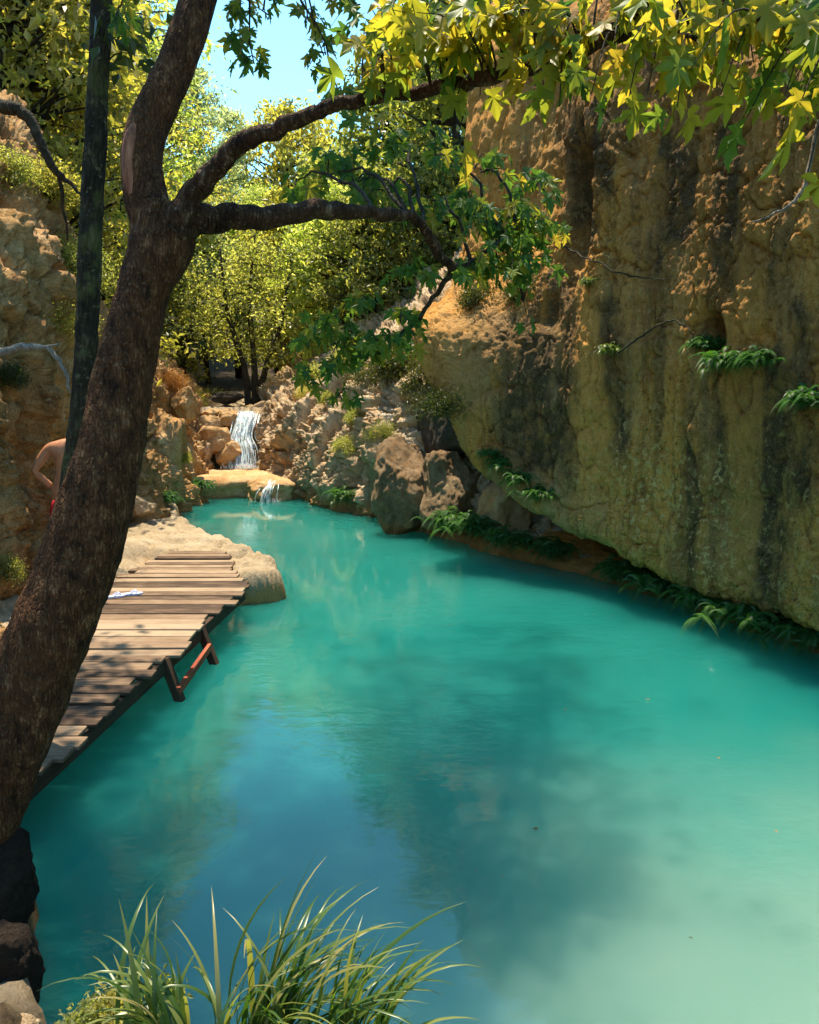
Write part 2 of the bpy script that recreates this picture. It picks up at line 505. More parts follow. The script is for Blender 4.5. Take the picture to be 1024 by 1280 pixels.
sh = t.bsdf(c, 0.02, 0.5, nrm, IOR=1.37, Subsurface_Weight=1.0, Subsurface_Radius=(0.40, 0.45, 0.43), Subsurface_Scale=16.0)
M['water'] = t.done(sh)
bm = bmesh.new()
bmesh.ops.create_cube(bm, size=1)
for v in bm.verts:
    v.co.x = 9 if v.co.x > 0 else -7
    v.co.y = 20.6 if v.co.y > 0 else -7
    v.co.z = 0 if v.co.z > 0 else -1.6
me = bpy.data.meshes.new('water'); bm.to_mesh(me); bm.free()
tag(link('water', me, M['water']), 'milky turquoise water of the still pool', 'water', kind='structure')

# ------------------------------------------------------------------ cliffs and rocky banks
def off(p, dx, dy, dz): return (p[0] + dx, p[1] + dy, p[2] + dz)

# right: the huge overhanging cliff. columns run from its left edge to beyond the frame
rows = {   # row -> (px, py, depth) per column
    1: [(600, 580, 12.4), (645, 616, 11.8), (700, 648, 11.1), (760, 676, 10.3), (850, 722, 9.3), (930, 749, 8.45), (1030, 776, 7.5), (1200, 800, 6.2), (1600, 900, 4.2)],
    2: [(566, 515, 12.6), (640, 560, 11.8), (700, 590, 11.2), (760, 612, 10.4), (850, 640, 9.3), (930, 650, 8.45), (1030, 660, 7.45), (1200, 680, 6.1), (1600, 700, 4.1)],
    3: [(514, 412, 13.0), (610, 440, 12.1), (690, 450, 11.4), (760, 455, 10.6), (850, 460, 9.5), (930, 460, 8.6), (1030, 460, 7.6), (1200, 450, 6.2), (1600, 420, 4.1)],
    4: [(556, 372, 13.7), (632, 368, 12.7), (695, 356, 11.9), (760, 335, 10.9), (850, 320, 9.7), (930, 310, 8.8), (1030, 300, 7.8), (1200, 260, 6.3), (1600, 150, 4.2)],
    5: [(586, 310, 14.3), (650, 300, 13.4), (700, 280, 12.4), (760, 240, 11.2), (850, 215, 10.0), (930, 200, 9.1), (1030, 180, 8.1), (1200, 120, 6.6), (1600, -60, 4.5)],
    6: [(588, 150, 14.6), (650, 140, 13.8), (705, 130, 12.8), (760, 110, 11.6), (850, 90, 10.4), (930, 70, 9.5), (1030, 40, 8.5), (1200, -60, 7.0), (1600, -300, 5.0)],
    7: [(606, 20, 15.4), (660, 5, 14.6), (715, 10, 13.7), (770, 0, 12.6), (860, -30, 11.4), (940, -60, 10.5), (1040, -100, 9.4), (1220, -200, 7.8), (1620, -460, 5.8)],
}
ctrl = []
for k in range(9):
    c = [W(rows[r][k][0], rows[r][k][1], rows[r][k][2] - (0, 0, 0, .12, .3, .5, .7, 1.1)[r] * min(1, k / 2)) for r in range(1, 8)]
    under = [off(c[0], 1.9, 1.25, 0.10), off(c[0], 0.75, 0.5, 0.05)]
    back = [off(c[-1], 1.6, 1.6, 0.5), off(c[-1], 5, 4, 1.0)]
    ctrl.append([tuple(p) for p in under] + [tuple(p) for p in c] + back)
c0 = ctrl[0]
ctrl.insert(0, [off(p, 0.55, 0.9, 0.0) for p in c0])
ctrl.insert(0, [off(p, 1.6, 3.2, 0.3) for p in c0])
cave = np.array(W(903, 418, 8.9)); cave2 = np.array(W(733, 255, 11.3)); cave3 = np.array(W(690, 395, 11.7))
def cliff_disp(P):
    S = P * (1, 1, 0.45)
    d = fbm(S * 0.55 + 3, 3) * 0.13 + ridged(S * (1.1, 1.1, 0.5) + 8, 4) * 0.028
    f1, f2, cid = worley(P * (0.9, 0.9, 0.55) + fbm(P * 1.3, 2)[:, None] * 0.25)
    d += -0.06 * sstep(0.06, 0.0, f2 - f1) * sstep(0.4, 0.8, cid) + (cid - 0.5) * 0.05
    h1, h2, hid = worley(P * (2.6, 2.6, 1.9) + fbm(P * 2.4, 2)[:, None] * 0.4 + 33)
    d += (hid - 0.5) * 0.035 - 0.05 * sstep(0.1, 0.0, h2 - h1) * sstep(0.3, 0.6, hid)
    d += fbm(P * (5, 5, 3.2), 4) * 0.022 + ridged(P * (7, 7, 2.4) + 4, 3) * 0.016 + ridged(P * 19, 3) * 0.014
    lay = fbm(P * (0.5, 0.5, 2.4) + 60, 3)
    d += 0.03 * np.floor(lay * 4) / 4
    k1, k2, kid = worley(P * (6.0, 6.0, 4.0) + fbm(P * 5, 2)[:, None] * 0.3 + 90)
    d += (kid - 0.5) * 0.022 - 0.02 * sstep(0.1, 0.0, k2 - k1) * sstep(0.4, 0.7, kid)
    for c, r, dep, zz in ((cave, 0.19, 0.75, 1.0), (cave2, 0.30, 0.55, 0.42), (cave3, 0.24, 0.30, 1.0)):
        q = (P - c) * (1, 1, zz)
        d -= dep * np.exp(-(np.sum(q * q, axis=1) / r ** 2) ** 1.5)
    return d, P
V, P0 = sheet(ctrl, 480, 480, cliff_disp, 1)
# which side is out? the face must look to -x / -y
me = mesh_np('overhanging_cliff', V, grid_faces(480, 480))
# stains of the rock itself, by place on the face
def project(P):
    x, y, z = P[:, 0], P[:, 1], P[:, 2] - CAM_H
    dep = y * cp - z * sp_
    up = y * sp_ + z * cp
    return 512 + F_PX * x / dep, 640 - F_PX * up / dep
PX, PY = project(P0)
nz = fbm(P0 * (2.2, 2.2, 0.9), 4); nz2 = fbm(P0 * (6, 6, 2.5) + 9, 3)
def band(x, c, w): return np.exp(-((x - c) / w) ** 2)
streak = fbm(np.stack([P0[:, 0] * 2.2, P0[:, 1] * 2.2, P0[:, 2] * 0.12], 1), 4)
wig = nz * 12
m_dark = np.zeros(len(P0))
for cx, w_, y0, y1, am in ((668, 48, 400, 590, .95), (715, 13, 330, 610, .75), (772, 17, 370, 570, .8), (825, 16, 300, 420, .6), (870, 14, 560, 760, .7), (955, 40, 430, 800, .85), (1008, 18, 380, 640, .7), (910, 12, 480, 640, .5), (733, 16, 150, 350, 1.0), (845, 26, 170, 330, .9), (760, 22, 130, 235, .8), (930, 45, 160, 380, .8), (690, 30, 350, 420, .8)):
    m_dark = np.maximum(m_dark, np.clip(band(PX + wig, cx, w_) * sstep(y0 - 25, y0 + 25, PY + nz2 * 30) * sstep(y1 + 40, y1 - 40, PY + nz * 40) * am * (1.45 + nz2 * 1.0), 0, 1))
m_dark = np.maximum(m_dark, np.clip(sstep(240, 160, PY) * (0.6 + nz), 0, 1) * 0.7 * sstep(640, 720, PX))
m_dark = np.maximum(m_dark, np.clip(sstep(0.25, 0.6, streak), 0, 1) * 0.6 * sstep(660, 760, PX))
m_or = np.clip(band(PX + nz * 14, 741, 15) * sstep(300, 340, PY) * sstep(660, 560, PY) * 1.6, 0, 1)
m_or = np.maximum(m_or, np.clip(sstep(0.1, 0.45, -streak) * sstep(760, 840, PX), 0, 1) * 0.6)
m_or = np.maximum(m_or, 0.75 * sstep(660, 600, PX) * sstep(380, 330, PY))
m_or = np.maximum(m_or, 0.35 * sstep(640, 560, PX))
m_pale = np.clip(band(PX, 800, 60) * band(PY, 615, 75) * 1.2 + band(PX, 900, 40) * sstep(520, 640, PY) + 0.55 * sstep(940, 1000, PX) * sstep(560, 640, PY) + 0.05 + nz2 * 0.5, 0, 1)
edge = np.interp(PX, [590, 640, 700, 760, 850, 930, 1030], [588, 628, 662, 692, 726, 746, 766])
m_moss = np.clip(sstep(70, 5, edge - PY) * sstep(860, 760, PX) * (0.9 + nz), 0, 1) * 0.2
m_grey = np.clip(sstep(735, 690, PX + nz * 25) * sstep(520, 600, PX) * sstep(370, 420, PY) * (0.7 + nz) + sstep(0.05, 0.35, fbm(P0 * (1.3, 1.3, 0.5) + 77, 3)) * 0.45, 0, 1)
attr(me, 'm_grey', m_grey)
for nm, a in (('m_dark', m_dark), ('m_orange', m_or), ('m_pale', m_pale), ('m_moss', m_moss)):
    attr(me, nm, a)
tag(link('overhanging_cliff', me, M['cliff']), 'huge ochre overhanging cliff with dark vertical stains above the pool', 'cliff', kind='structure')

# far right: the rocky slope between waterfall and cliff
def WZs(L, k=1.0):
    P = np.array([tuple(WZ(*q)) for q in L])
    if k == 1.0: return [tuple(p) for p in P]
    px, py = project(P)
    Z0 = P[0, 1]
    return [tuple(P[0])] + [tuple(W(px[i], py[i], Z0 + (P[i, 1] - Z0) * k)) for i in range(1, len(P))]
ctrl = [
    WZs([(316, 22.3, -0.1), (320, 22.5, 0.6), (324, 22.8, 1.25), (326, 23.1, 1.9), (332, 25.5, 2.2), (345, 30, 2.6)], 1.55),
    WZs([(352, 19.9, -0.5), (350, 20.1, 0.3), (344, 20.7, 1.0), (338, 21.8, 1.8), (345, 24.3, 2.5), (365, 29, 3.2)], 1.55),
    WZs([(398, 18.7, -0.5), (388, 18.9, 0.5), (374, 19.5, 1.25), (368, 20.8, 2.1), (380, 23.3, 2.9), (400, 28, 4.0)], 1.55),
    WZs([(450, 17.4, -0.5), (440, 17.6, 0.6), (424, 18.2, 1.5), (418, 19.4, 2.5), (432, 21.6, 3.3), (450, 26, 5.0)], 1.55),
    WZs([(497, 15.8, -0.5), (492, 16.0, 0.7), (484, 16.4, 1.7), (474, 17.4, 2.8), (492, 20.0, 3.8), (520, 25, 6.0)], 1.55),
    WZs([(545, 14.5, -0.5), (540, 14.7, 0.7), (536, 15.1, 1.7), (545, 15.9, 2.9), (565, 18.0, 4.4), (620, 23, 7.0)], 1.55),
    WZs([(605, 13.5, -0.5), (606, 13.9, 0.4), (608, 14.4, 1.4), (618, 15.2, 2.7), (650, 17.0, 4.6), (720, 22, 8.0)], 1.55),
    WZs([(700, 12.2, -0.5), (702, 12.9, 0.2), (705, 13.8, 1.0), (715, 14.8, 2.4), (740, 16.0, 4.4), (820, 20, 8.0)], 1.55),
]
def slope_disp(P):
    f1, f2, cid = worley(P * (1.25, 1.25, 1.0) + fbm(P * 1.1, 2)[:, None] * 0.35)
    g1, g2, gid = worley(P * 3.1 + fbm(P * 3, 2)[:, None] * 0.3 + 50)
    d = fbm(P * 0.7 + 6, 4) * 0.22 + (cid - 0.5) * 0.34 - 0.22 * sstep(0.12, 0.0, f2 - f1)
    d += (gid - 0.5) * 0.13 - 0.07 * sstep(0.1, 0.0, g2 - g1)
    d += ridged(P * 2.4, 4) * 0.10 + ridged(P * 6.5, 3) * 0.035 + fbm(P * 11, 4) * 0.035
    return d, P
V, P0 = sheet(ctrl, 420, 300, slope_disp, 1)
me = mesh_np('rocky_slope', V, grid_faces(420, 300))
tag(link('rocky_slope', me, M['pale_rock']), 'broken pale rock slope between the waterfall and the overhanging cliff', 'rock slope', kind='structure')

# low undercut ledge along the foot of the big cliff, where the ferns grow
line = [(1.0, 13.5), (1.8, 12.35), (2.9, 10.75), (3.45, 9.5), (3.95, 8.2), (4.7, 6.4), (5.6, 4.0)]
ctrl = []
for x, y in line:
    ctrl.append([(x - 0.05, y - 0.05, -0.5), (x - 0.04, y - 0.02, -0.05), (x, y, 0.12), (x + 0.28, y + 0.18, 0.20), (x + 0.7, y + 0.45, 0.26), (x + 1.6, y + 1.0, 0.5)])
def led_disp(P):
    return fbm(P * 1.6, 4) * 0.11 + ridged(P * 4, 3) * 0.035 + fbm(P * 12, 3) * 0.02, P
V, _ = sheet(ctrl, 260, 60, led_disp, 1)
me = mesh_np('low_rock_ledge', V, grid_faces(260, 60))
tag(link('low_rock_ledge', me, M['cliff']), 'low orange stained rock ledge at the foot of the overhanging cliff', 'rock ledge', kind='structure')
for nm in ('m_dark', 'm_orange', 'm_pale', 'm_moss', 'm_grey'):
    attr(me, nm, np.full(len(V), 0.55 if nm == 'm_orange' else 0.0))

# left: steep sunlit wall along the path as far as the waterfall
ctrl = [
    WZs([(-330, 4.6, -0.1), (-335, 4.8, 0.7), (-340, 5.0, 1.8), (-350, 5.3, 3.2), (-370, 5.7, 4.6), (-520, 6.8, 5.3), (-900, 9, 6.0)], 3.2),
    WZs([(-30, 6.6, 0.1), (-28, 6.8, 0.8), (-20, 7.1, 1.8), (-6, 7.3, 3.0), (0, 7.8, 4.5), (-90, 9.0, 5.4), (-330, 12, 6.2)], 3.2),
    WZs([(20, 9.2, 0.3), (18, 9.4, 0.9), (22, 9.6, 1.7), (60, 9.6, 2.9), (56, 9.9, 4.5), (-10, 11.4, 5.5), (-200, 15, 6.4)], 3.2),
    WZs([(104, 11.2, 0.3), (100, 11.4, 1.0), (96, 11.6, 1.8), (92, 11.9, 2.8), (84, 12.4, 3.9), (40, 14.0, 4.8), (-90, 18, 6.0)], 3.2),
    WZs([(186, 14.2, 0.1), (184, 14.5, 0.8), (178, 14.9, 1.5), (168, 15.3, 2.2), (160, 15.9, 3.0), (125, 18.0, 3.9), (20, 22, 5.0)], 3.2),
    WZs([(222, 16.9, -0.2), (218, 17.1, 0.5), (212, 17.4, 1.2), (208, 17.8, 2.0), (205, 18.2, 2.7), (186, 20.5, 3.2), (110, 25, 4.0)], 3.2),
    WZs([(247, 19.3, -0.2), (245, 19.5, 0.4), (243, 19.9, 1.1), (243, 20.4, 1.7), (240, 20.9, 2.2), (228, 23.4, 2.6), (190, 28, 3.2)], 3.2),
    WZs([(266, 21.4, -0.1), (262, 21.7, 0.6), (258, 22.0, 1.2), (256, 22.4, 1.7), (256, 22.9, 2.05), (250, 26, 2.3), (225, 31, 3.0)], 3.2),
]
def left_disp(P):
    S = P * (1, 1, 0.5)
    f1, f2, cid = worley(S * 1.3 + fbm(P * 1.1, 2)[:, None] * 0.35 + 21)
    g1, g2, gid = worley(P * 3.4 + fbm(P * 3, 2)[:, None] * 0.3 + 70)
    d = fbm(S * 0.8 + 12, 4) * 0.26 + (cid - 0.5) * 0.30 - 0.20 * sstep(0.12, 0.0, f2 - f1)
    d += (gid - 0.5) * 0.10 - 0.05 * sstep(0.1, 0.0, g2 - g1) + ridged(S * (2.6, 2.6, 1.2), 5) * 0.11 + ridged(P * 6, 3) * 0.03 + fbm(P * 11, 4) * 0.035
    return d, P
V, _ = sheet(ctrl, 620, 320, left_disp, 1)
me = mesh_np('left_rock_wall', V, grid_faces(620, 320))
tag(link('left_rock_wall', me, M['left_rock']), 'steep tan rock wall behind the tree trunks on the left bank', 'rock wall', kind='structure')

# ------------------------------------------------------------------ boulders and waterfall
def boulder_mesh(size, seed, power=2.6, rough=0.16, sub=5, facets=13, cut=0.70):
    bm = bmesh.new()
    bmesh.ops.create_icosphere(bm, subdivisions=sub, radius=1)
    V = np.array([v.co[:] for v in bm.verts])
    r = np.sum(np.abs(V) ** power, axis=1) ** (-1 / power)
    V = V * r[:, None]
    g = np.random.default_rng(seed)
    for k in range(facets):
        n = g.normal(size=3); n /= np.linalg.norm(n)
        h = cut + g.random() * 0.3
        dd = V @ n - h
        V = V - n[None, :] * (np.maximum(dd, 0) * 0.95)[:, None]
    V = V + V * (fbm(V * 1.2 + seed * 3.1, 4) * rough + ridged(V * 2.6 + seed, 3) * 0.035 + fbm(V * 6 + seed, 3) * 0.03)[:, None]
    V = V * np.array(size)
    for v, p in zip(bm.verts, V): v.co = p
    for f in bm.faces: f.smooth = True
    me = bpy.data.meshes.new('boulder'); bm.to_mesh(me); bm.free()
    return me

def boulder(px, py, wpx, hpx, Z, label, seed, mat='boulder', depth=None, name='boulder', group=None, sink=0.0, **kw):
    s = Z / F_PX
    p = W(px, py, Z)
    sx, sz = wpx * s / 2, hpx * s / 2
    me = boulder_mesh((sx * 1.08, depth or (sx + sz) / 2 * 1.1, sz * 1.08), seed, **kw)
    o = link(name, me, M[mat], loc=(p.x, p.y, p.z - sink))
    o.rotation_euler = (0, 0, (seed * 0.7) % 0.8 - 0.4)
    return tag(o, label, 'boulder', group)

g = 'boulders beside the waterfall'
boulder(268, 552, 38, 36, 22.0, 'biggest rounded orange boulder left of the waterfall', 1, group=g)
boulder(263, 533, 34, 26, 22.5, 'reddish faced boulder resting on top of the biggest orange boulder', 2, group=g)
boulder(289, 524, 28, 22, 22.7, 'rounded orange boulder at the lip of the waterfall', 3, group=g)
boulder(286, 567, 34, 36, 21.9, 'orange boulder at the foot of the falling water', 4, group=g)
boulder(252, 570, 24, 36, 21.6, 'pale pointed boulder at the left end of the ledge', 5, 'pale_rock', group=g)
boulder(266, 517, 26, 12, 22.9, 'small flat orange boulder highest beside the waterfall', 6, group=g)
boulder(309, 552, 44, 76, 23.1, 'wet rock block behind the falling water', 7, 'boulder', group=g, power=4, depth=0.5)
boulder(339, 613, 52, 32, 19.6, 'pale dome of rock with water running over its front', 8, group=None, depth=0.7, facets=0)
ld = boulder(286, 616, 150, 46, 20.6, 'flat topped travertine ledge below the waterfall', 9, 'boulder', name='rock_ledge', depth=1.15, power=7, facets=0, rough=0.05)
ld['category'] = 'ledge'
boulder(206, 604, 26, 52, 17.0, 'small dark boulder at the left shore before the ledge', 10, 'dark_rock')
boulder(205, 560, 48, 96, 17.6, 'tall tan boulder behind the small dark boulder at the left shore', 11, 'left_rock', depth=0.7)
boulder(230, 580, 28, 44, 19.6, 'yellowish boulder between white rock and waterfall ledge', 12, 'boulder')
boulder(168, 632, 46, 26, 13.2, 'low pale stone on the bank beside the big trunk', 13, 'pale_rock')
boulder(508, 612, 66, 110, 15.3, 'tall grey buttress of rock rising from the waterline', 14, 'grey_rock', depth=0.8, power=3.2, sub=6)
boulder(562, 614, 74, 84, 14.6, 'cracked grey rock block under the fern bank', 15, 'grey_rock', depth=0.75, power=3.2, sub=6)
boulder(575, 520, 84, 96, 15.2, 'dark shaded rock block tucked behind the cliff edge', 16, 'dark_rock', depth=0.9, power=3, sub=6)
boulder(630, 640, 60, 66, 13.6, 'orange rock wedge in the gap under the overhang', 17, 'boulder', depth=0.5)
boulder(352, 485, 46, 24, 25.0, 'reddish rock at the foot of the slim tree', 19, 'left_rock')
boulder(282, 498, 40, 14, 25.5, 'dark flat stone in the stream above the waterfall', 20, 'dark_rock')
boulder(250, 500, 36, 12, 26.5, 'pale flat stone in the stream above the waterfall', 21, 'pale_rock')
boulder(232, 505, 26, 40, 19.8, 'upper pale block on the wall left of the waterfall', 22, 'left_rock')
boulder(-4, 1225, 130, 150, 2.6, 'dark rounded rock on the near bank below the trunk', 23, 'shaded_rock', depth=0.16, sub=6)
boulder(-30, 1110, 130, 170, 3.2, 'dark root rock under the leaning trunk', 24, 'shaded_rock', depth=0.2, sub=6)
boulder(4, 1300, 90, 60, 2.3, 'pale stone at the bottom left corner of the bank', 25, 'pale_rock', depth=0.1, sub=6)

# where the line of sight through a pixel of the photograph meets the rock (used to root plants on it)
bpy.context.view_layer.update()
_dg = bpy.context.evaluated_depsgraph_get()
_hits = {}
def hit(px, py, back=0.0):
    o_ = Vector((0, 0, CAM_H)); d_ = (W(px, py, 10) - o_).normalized()
    key = (round(px), round(py))
    return _hits.get(key)
def scan(spots):
    for px, py in spots:
        o_ = Vector((0, 0, CAM_H)); d_ = (W(px, py, 10) - o_).normalized()
        ok, loc, nor, idx, ob, mx = scene.ray_cast(_dg, o_, d_)
        _hits[(round(px), round(py))] = loc - d_ * 0.03 if ok else W(px, py, 15)
shrub_px = [
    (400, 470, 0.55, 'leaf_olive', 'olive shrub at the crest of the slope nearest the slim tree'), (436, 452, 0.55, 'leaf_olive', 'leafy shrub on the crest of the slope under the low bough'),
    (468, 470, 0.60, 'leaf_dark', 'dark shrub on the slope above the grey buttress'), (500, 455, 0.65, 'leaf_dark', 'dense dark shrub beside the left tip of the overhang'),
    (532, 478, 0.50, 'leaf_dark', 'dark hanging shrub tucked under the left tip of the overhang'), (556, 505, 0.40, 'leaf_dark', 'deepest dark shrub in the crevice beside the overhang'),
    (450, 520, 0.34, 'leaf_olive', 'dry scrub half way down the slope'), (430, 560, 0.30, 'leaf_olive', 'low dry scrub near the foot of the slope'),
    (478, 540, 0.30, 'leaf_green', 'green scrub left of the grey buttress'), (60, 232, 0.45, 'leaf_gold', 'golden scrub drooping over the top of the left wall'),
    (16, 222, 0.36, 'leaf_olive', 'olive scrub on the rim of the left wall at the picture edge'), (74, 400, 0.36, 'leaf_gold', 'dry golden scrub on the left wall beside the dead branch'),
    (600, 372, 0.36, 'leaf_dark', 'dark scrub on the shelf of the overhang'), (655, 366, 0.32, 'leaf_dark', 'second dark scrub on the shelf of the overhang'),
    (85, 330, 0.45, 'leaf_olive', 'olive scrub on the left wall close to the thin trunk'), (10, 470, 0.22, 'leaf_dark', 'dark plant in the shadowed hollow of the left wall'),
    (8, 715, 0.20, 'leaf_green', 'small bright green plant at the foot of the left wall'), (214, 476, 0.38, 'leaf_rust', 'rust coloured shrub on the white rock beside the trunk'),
    (228, 572, 0.20, 'leaf_gold', 'yellow moss cushion on the rock left of the ledge'), (410, 500, 0.26, 'leaf_olive', 'thin dry shrub on the pale rock rib'), (385, 490, 0.3, 'leaf_gold', 'golden scrub right of the waterfall top')]
fern_px = [
    (572, 652, 1.0, 'fern on the waterline left of the overhang, nearest the grey block'), (606, 662, 1.1, 'fern in the dark gap under the tip of the overhang'),
    (650, 678, 1.0, 'fern beneath the orange wedge under the overhang'), (700, 690, 0.9, 'low fern in the deepest shade of the undercut'),
    (790, 718, 1.0, 'fern clump hanging where the undercut closes'), (838, 734, 1.05, 'dense fern clump below the pale lichen streak'),
    (882, 748, 1.0, 'fern clump left of a gap of bare orange rock'), (940, 770, 1.05, 'big fern clump right of the bare orange rock'),
    (985, 782, 1.1, 'fern clump by the right picture edge at the waterline'), (1030, 797, 1.0, 'fern clump cut by the right picture edge'), 
    (628, 578, 0.75, 'upper fern in the green strip on the overhang lip'), (650, 596, 0.85, 'middle fern in the green strip on the overhang lip'),
    (676, 616, 0.75, 'lower fern in the green strip on the overhang lip'),
    (886, 430, 0.65, 'fern hanging left of the dark hole in the cliff'), (912, 450, 0.8, 'fern spilling out below the dark hole in the cliff'),
    (948, 447, 0.7, 'fern right of the dark hole in the cliff'), (1018, 498, 0.75, 'fern on the cliff face at the right picture edge'),
    (435, 618, 1.1, 'bright fern at the waterline below the rocky slope'), (248, 606, 1.0, 'fern tuft growing on the front of the travertine ledge'),
    (205, 622, 0.8, 'fern tuft at the foot of the small dark boulder'), (614, 566, 0.55, 'smallest fern at the top of the green lip strip'),
    (768, 436, 0.55, 'light green plant sprouting from the orange streak of the cliff'), (738, 352, 0.42, 'small green plant at the top of the orange streak')]
vine_px = [[(776, 442), (800, 425), (830, 405), (850, 402), (868, 415), (872, 430)], [(690, 300), (715, 312), (740, 325), (790, 345), (840, 350)], [(-30, 446), (0, 440)]]
scan([q[:2] for q in shrub_px] + [q[:2] for q in fern_px] + [p for v in vine_px for p in v])

# falling water
t = NT('falling_water')
co = t.coord()
nf = t.noise(t.mapv(co, (9, 9, 1.1)), 3.0, 4, 0.6)
foam = t.bsdf((0.86, 0.92, 0.93), 0.25, 0.5, None, Subsurface_Weight=0.3)
tr = t.n('ShaderNodeBsdfTransparent').outputs[0]
gl = t.n('ShaderNodeBsdfGlossy', {'Roughness': 0.08}).outputs[0]
clear = t.n('ShaderNodeMixShader', {0: 0.25, 1: tr, 2: gl}).outputs[0]
M['fall'] = t.done(t.n('ShaderNodeMixShader', {0: t.rng(nf, 0.35, 0.62, 0.35, 0.95), 1: clear, 2: foam}).outputs[0])
def falls(name, path, width, n, seed, label):
    g = np.random.default_rng(seed)
    T = Tubes()
    for k in range(n):
        u = g.normal() * 0.5
        pts = []
        for q, (px, Z, z, w) in enumerate(path):
            p = WZ(px, Z, z)
            pts.append((p.x + u * width * w + g.normal() * 0.02, p.y - 0.05 + g.normal() * 0.05 - (0.0 if q in (0, len(path) - 1) else 0.05), p.z + g.normal() * 0.02))
        a = int(g.integers(0, 2)); b = len(pts) - int(g.integers(0, 2))
        if b - a < 3: a, b = 0, len(pts)
        r = 0.004 + g.random() ** 2 * 0.012
        T.add(pts[a:b], [r, r * (0.7 + g.random()), r * 0.8], seg=5, n=14, wob=0.02, seed=k)
    for k in range(n):
        px, Z, z, w = path[-1]
        p = WZ(px, Z, z)
        x, y = p.x + g.normal() * 0.5 * width * w, p.y - 0.1 + g.normal() * 0.08
        h = g.random() * 0.12
        T.add([(x, y, z - 0.02), (x + g.normal() * 0.03, y - 0.02, z + h)], [0.012, 0.004], seg=4, n=3)
    me = T.mesh(name)
    return tag(link(name, me, M['fall']), label, 'waterfall')
falls('waterfall', [(309, 23.2, 1.86, 0.8), (308, 22.75, 1.82, 0.9), (306, 22.45, 1.55, 0.8), (302, 22.2, 1.25, 0.9), (303, 21.95, 0.98, 1.2), (304, 21.6, 0.5, 1.3)], 0.27, 230, 4,
      'white waterfall dropping over orange boulders onto the ledge')
falls('small_cascade', [(342, 19.2, 0.42, 0.7), (340, 19.02, 0.30, 0.8), (338, 18.95, 0.15, 0.9), (338, 18.9, -0.02, 1.0)], 0.26, 26, 5,
      'thin trickle of water running off the pale dome into the pool')

# ------------------------------------------------------------------ bark, wood and leaf materials
def bark_material(name, dark, mid, light, moss=None, scale=1.0):
    t = NT(name)
    co = t.coord()
    a = t.noise(t.mapv(co, (1, 1, 0.45)), 26 * scale, 6, 0.65, 0.5)
    b = t.noise(co, 11 * scale, 5, 0.6)
    wv = t.n('ShaderNodeVectorMath', {0: t.mapv(co, (1, 1, 0.30)), 1: t.n('ShaderNodeVectorMath', {0: t.n('ShaderNodeTexNoise', {'Vector': co, 'Scale': 14.0 * scale, 'Detail': 3.0}).outputs[1], 'Scale': 0.03}, operation='SCALE').outputs[0]}, operation='ADD').outputs[0]
    pl = t.rng(t.n('ShaderNodeTexVoronoi', {'Vector': wv, 'Scale': 64 * scale}, feature='DISTANCE_TO_EDGE').outputs[0], 0.0, 0.25)
    c = t.ramp(t.math('ADD', t.math('MULTIPLY', a, 0.6), t.math('MULTIPLY', b, 0.4)), [(0.38, dark), (0.54, mid), (0.72, light)])
    c = t.mix(t.rng(t.noise(co, 55 * scale, 3, 0.7), 0.58, 0.70, 0, 0.55), c, light)
    c = t.mix(t.math('SUBTRACT', 0.32, t.math('MULTIPLY', pl, 0.32)), c, tuple(x * 0.5 for x in dark))
    c = t.mix(t.rng(t.noise(co, 2.6, 4, 0.6), 0.48, 0.66, 0, 0.35), c, mid)
    if moss: c = t.mix(t.rng(b, 0.5, 0.62, 0, 0.75), c, moss)
    h = t.math('ADD', t.math('MULTIPLY', a, 0.9), t.math('MULTIPLY', pl, 0.3))
    return t.done(t.bsdf(c, 0.9, 0.15, t.bump(h, 1.0, 0.03)))
M['bark'] = bark_material('plane_bark', (0.026, 0.011, 0.0045), (0.125, 0.052, 0.019), (0.42, 0.22, 0.10))
M['branch_bark'] = bark_material('branch_bark', (0.022, 0.011, 0.006), (0.085, 0.042, 0.02), (0.36, 0.26, 0.16), scale=0.8)
M['mossy_bark'] = bark_material('mossy_bark', (0.014, 0.011, 0.007), (0.05, 0.038, 0.02), (0.30, 0.24, 0.12), moss=(0.075, 0.075, 0.022), scale=0.5)  # light flecks paint dappled sun into the bark; the moss is real
M['thin_bark'] = bark_material('thin_bark', (0.03, 0.024, 0.016), (0.07, 0.055, 0.036), (0.14, 0.11, 0.075), scale=0.6)
M['dead_wood'] = bark_material('dead_wood', (0.20, 0.17, 0.13), (0.36, 0.31, 0.25), (0.52, 0.47, 0.40), scale=1.2)
t = NT('bare_wood')
a = t.noise(t.mapv(t.coord(), (1, 1, 0.12)), 40, 5, 0.6)
M['bare_wood'] = t.done(t.bsdf(t.ramp(a, [(0.35, (0.10, 0.035, 0.016)), (0.55, (0.28, 0.105, 0.05)), (0.7, (0.40, 0.18, 0.09))]), 0.75, 0.25, t.bump(a, 0.5, 0.01)))

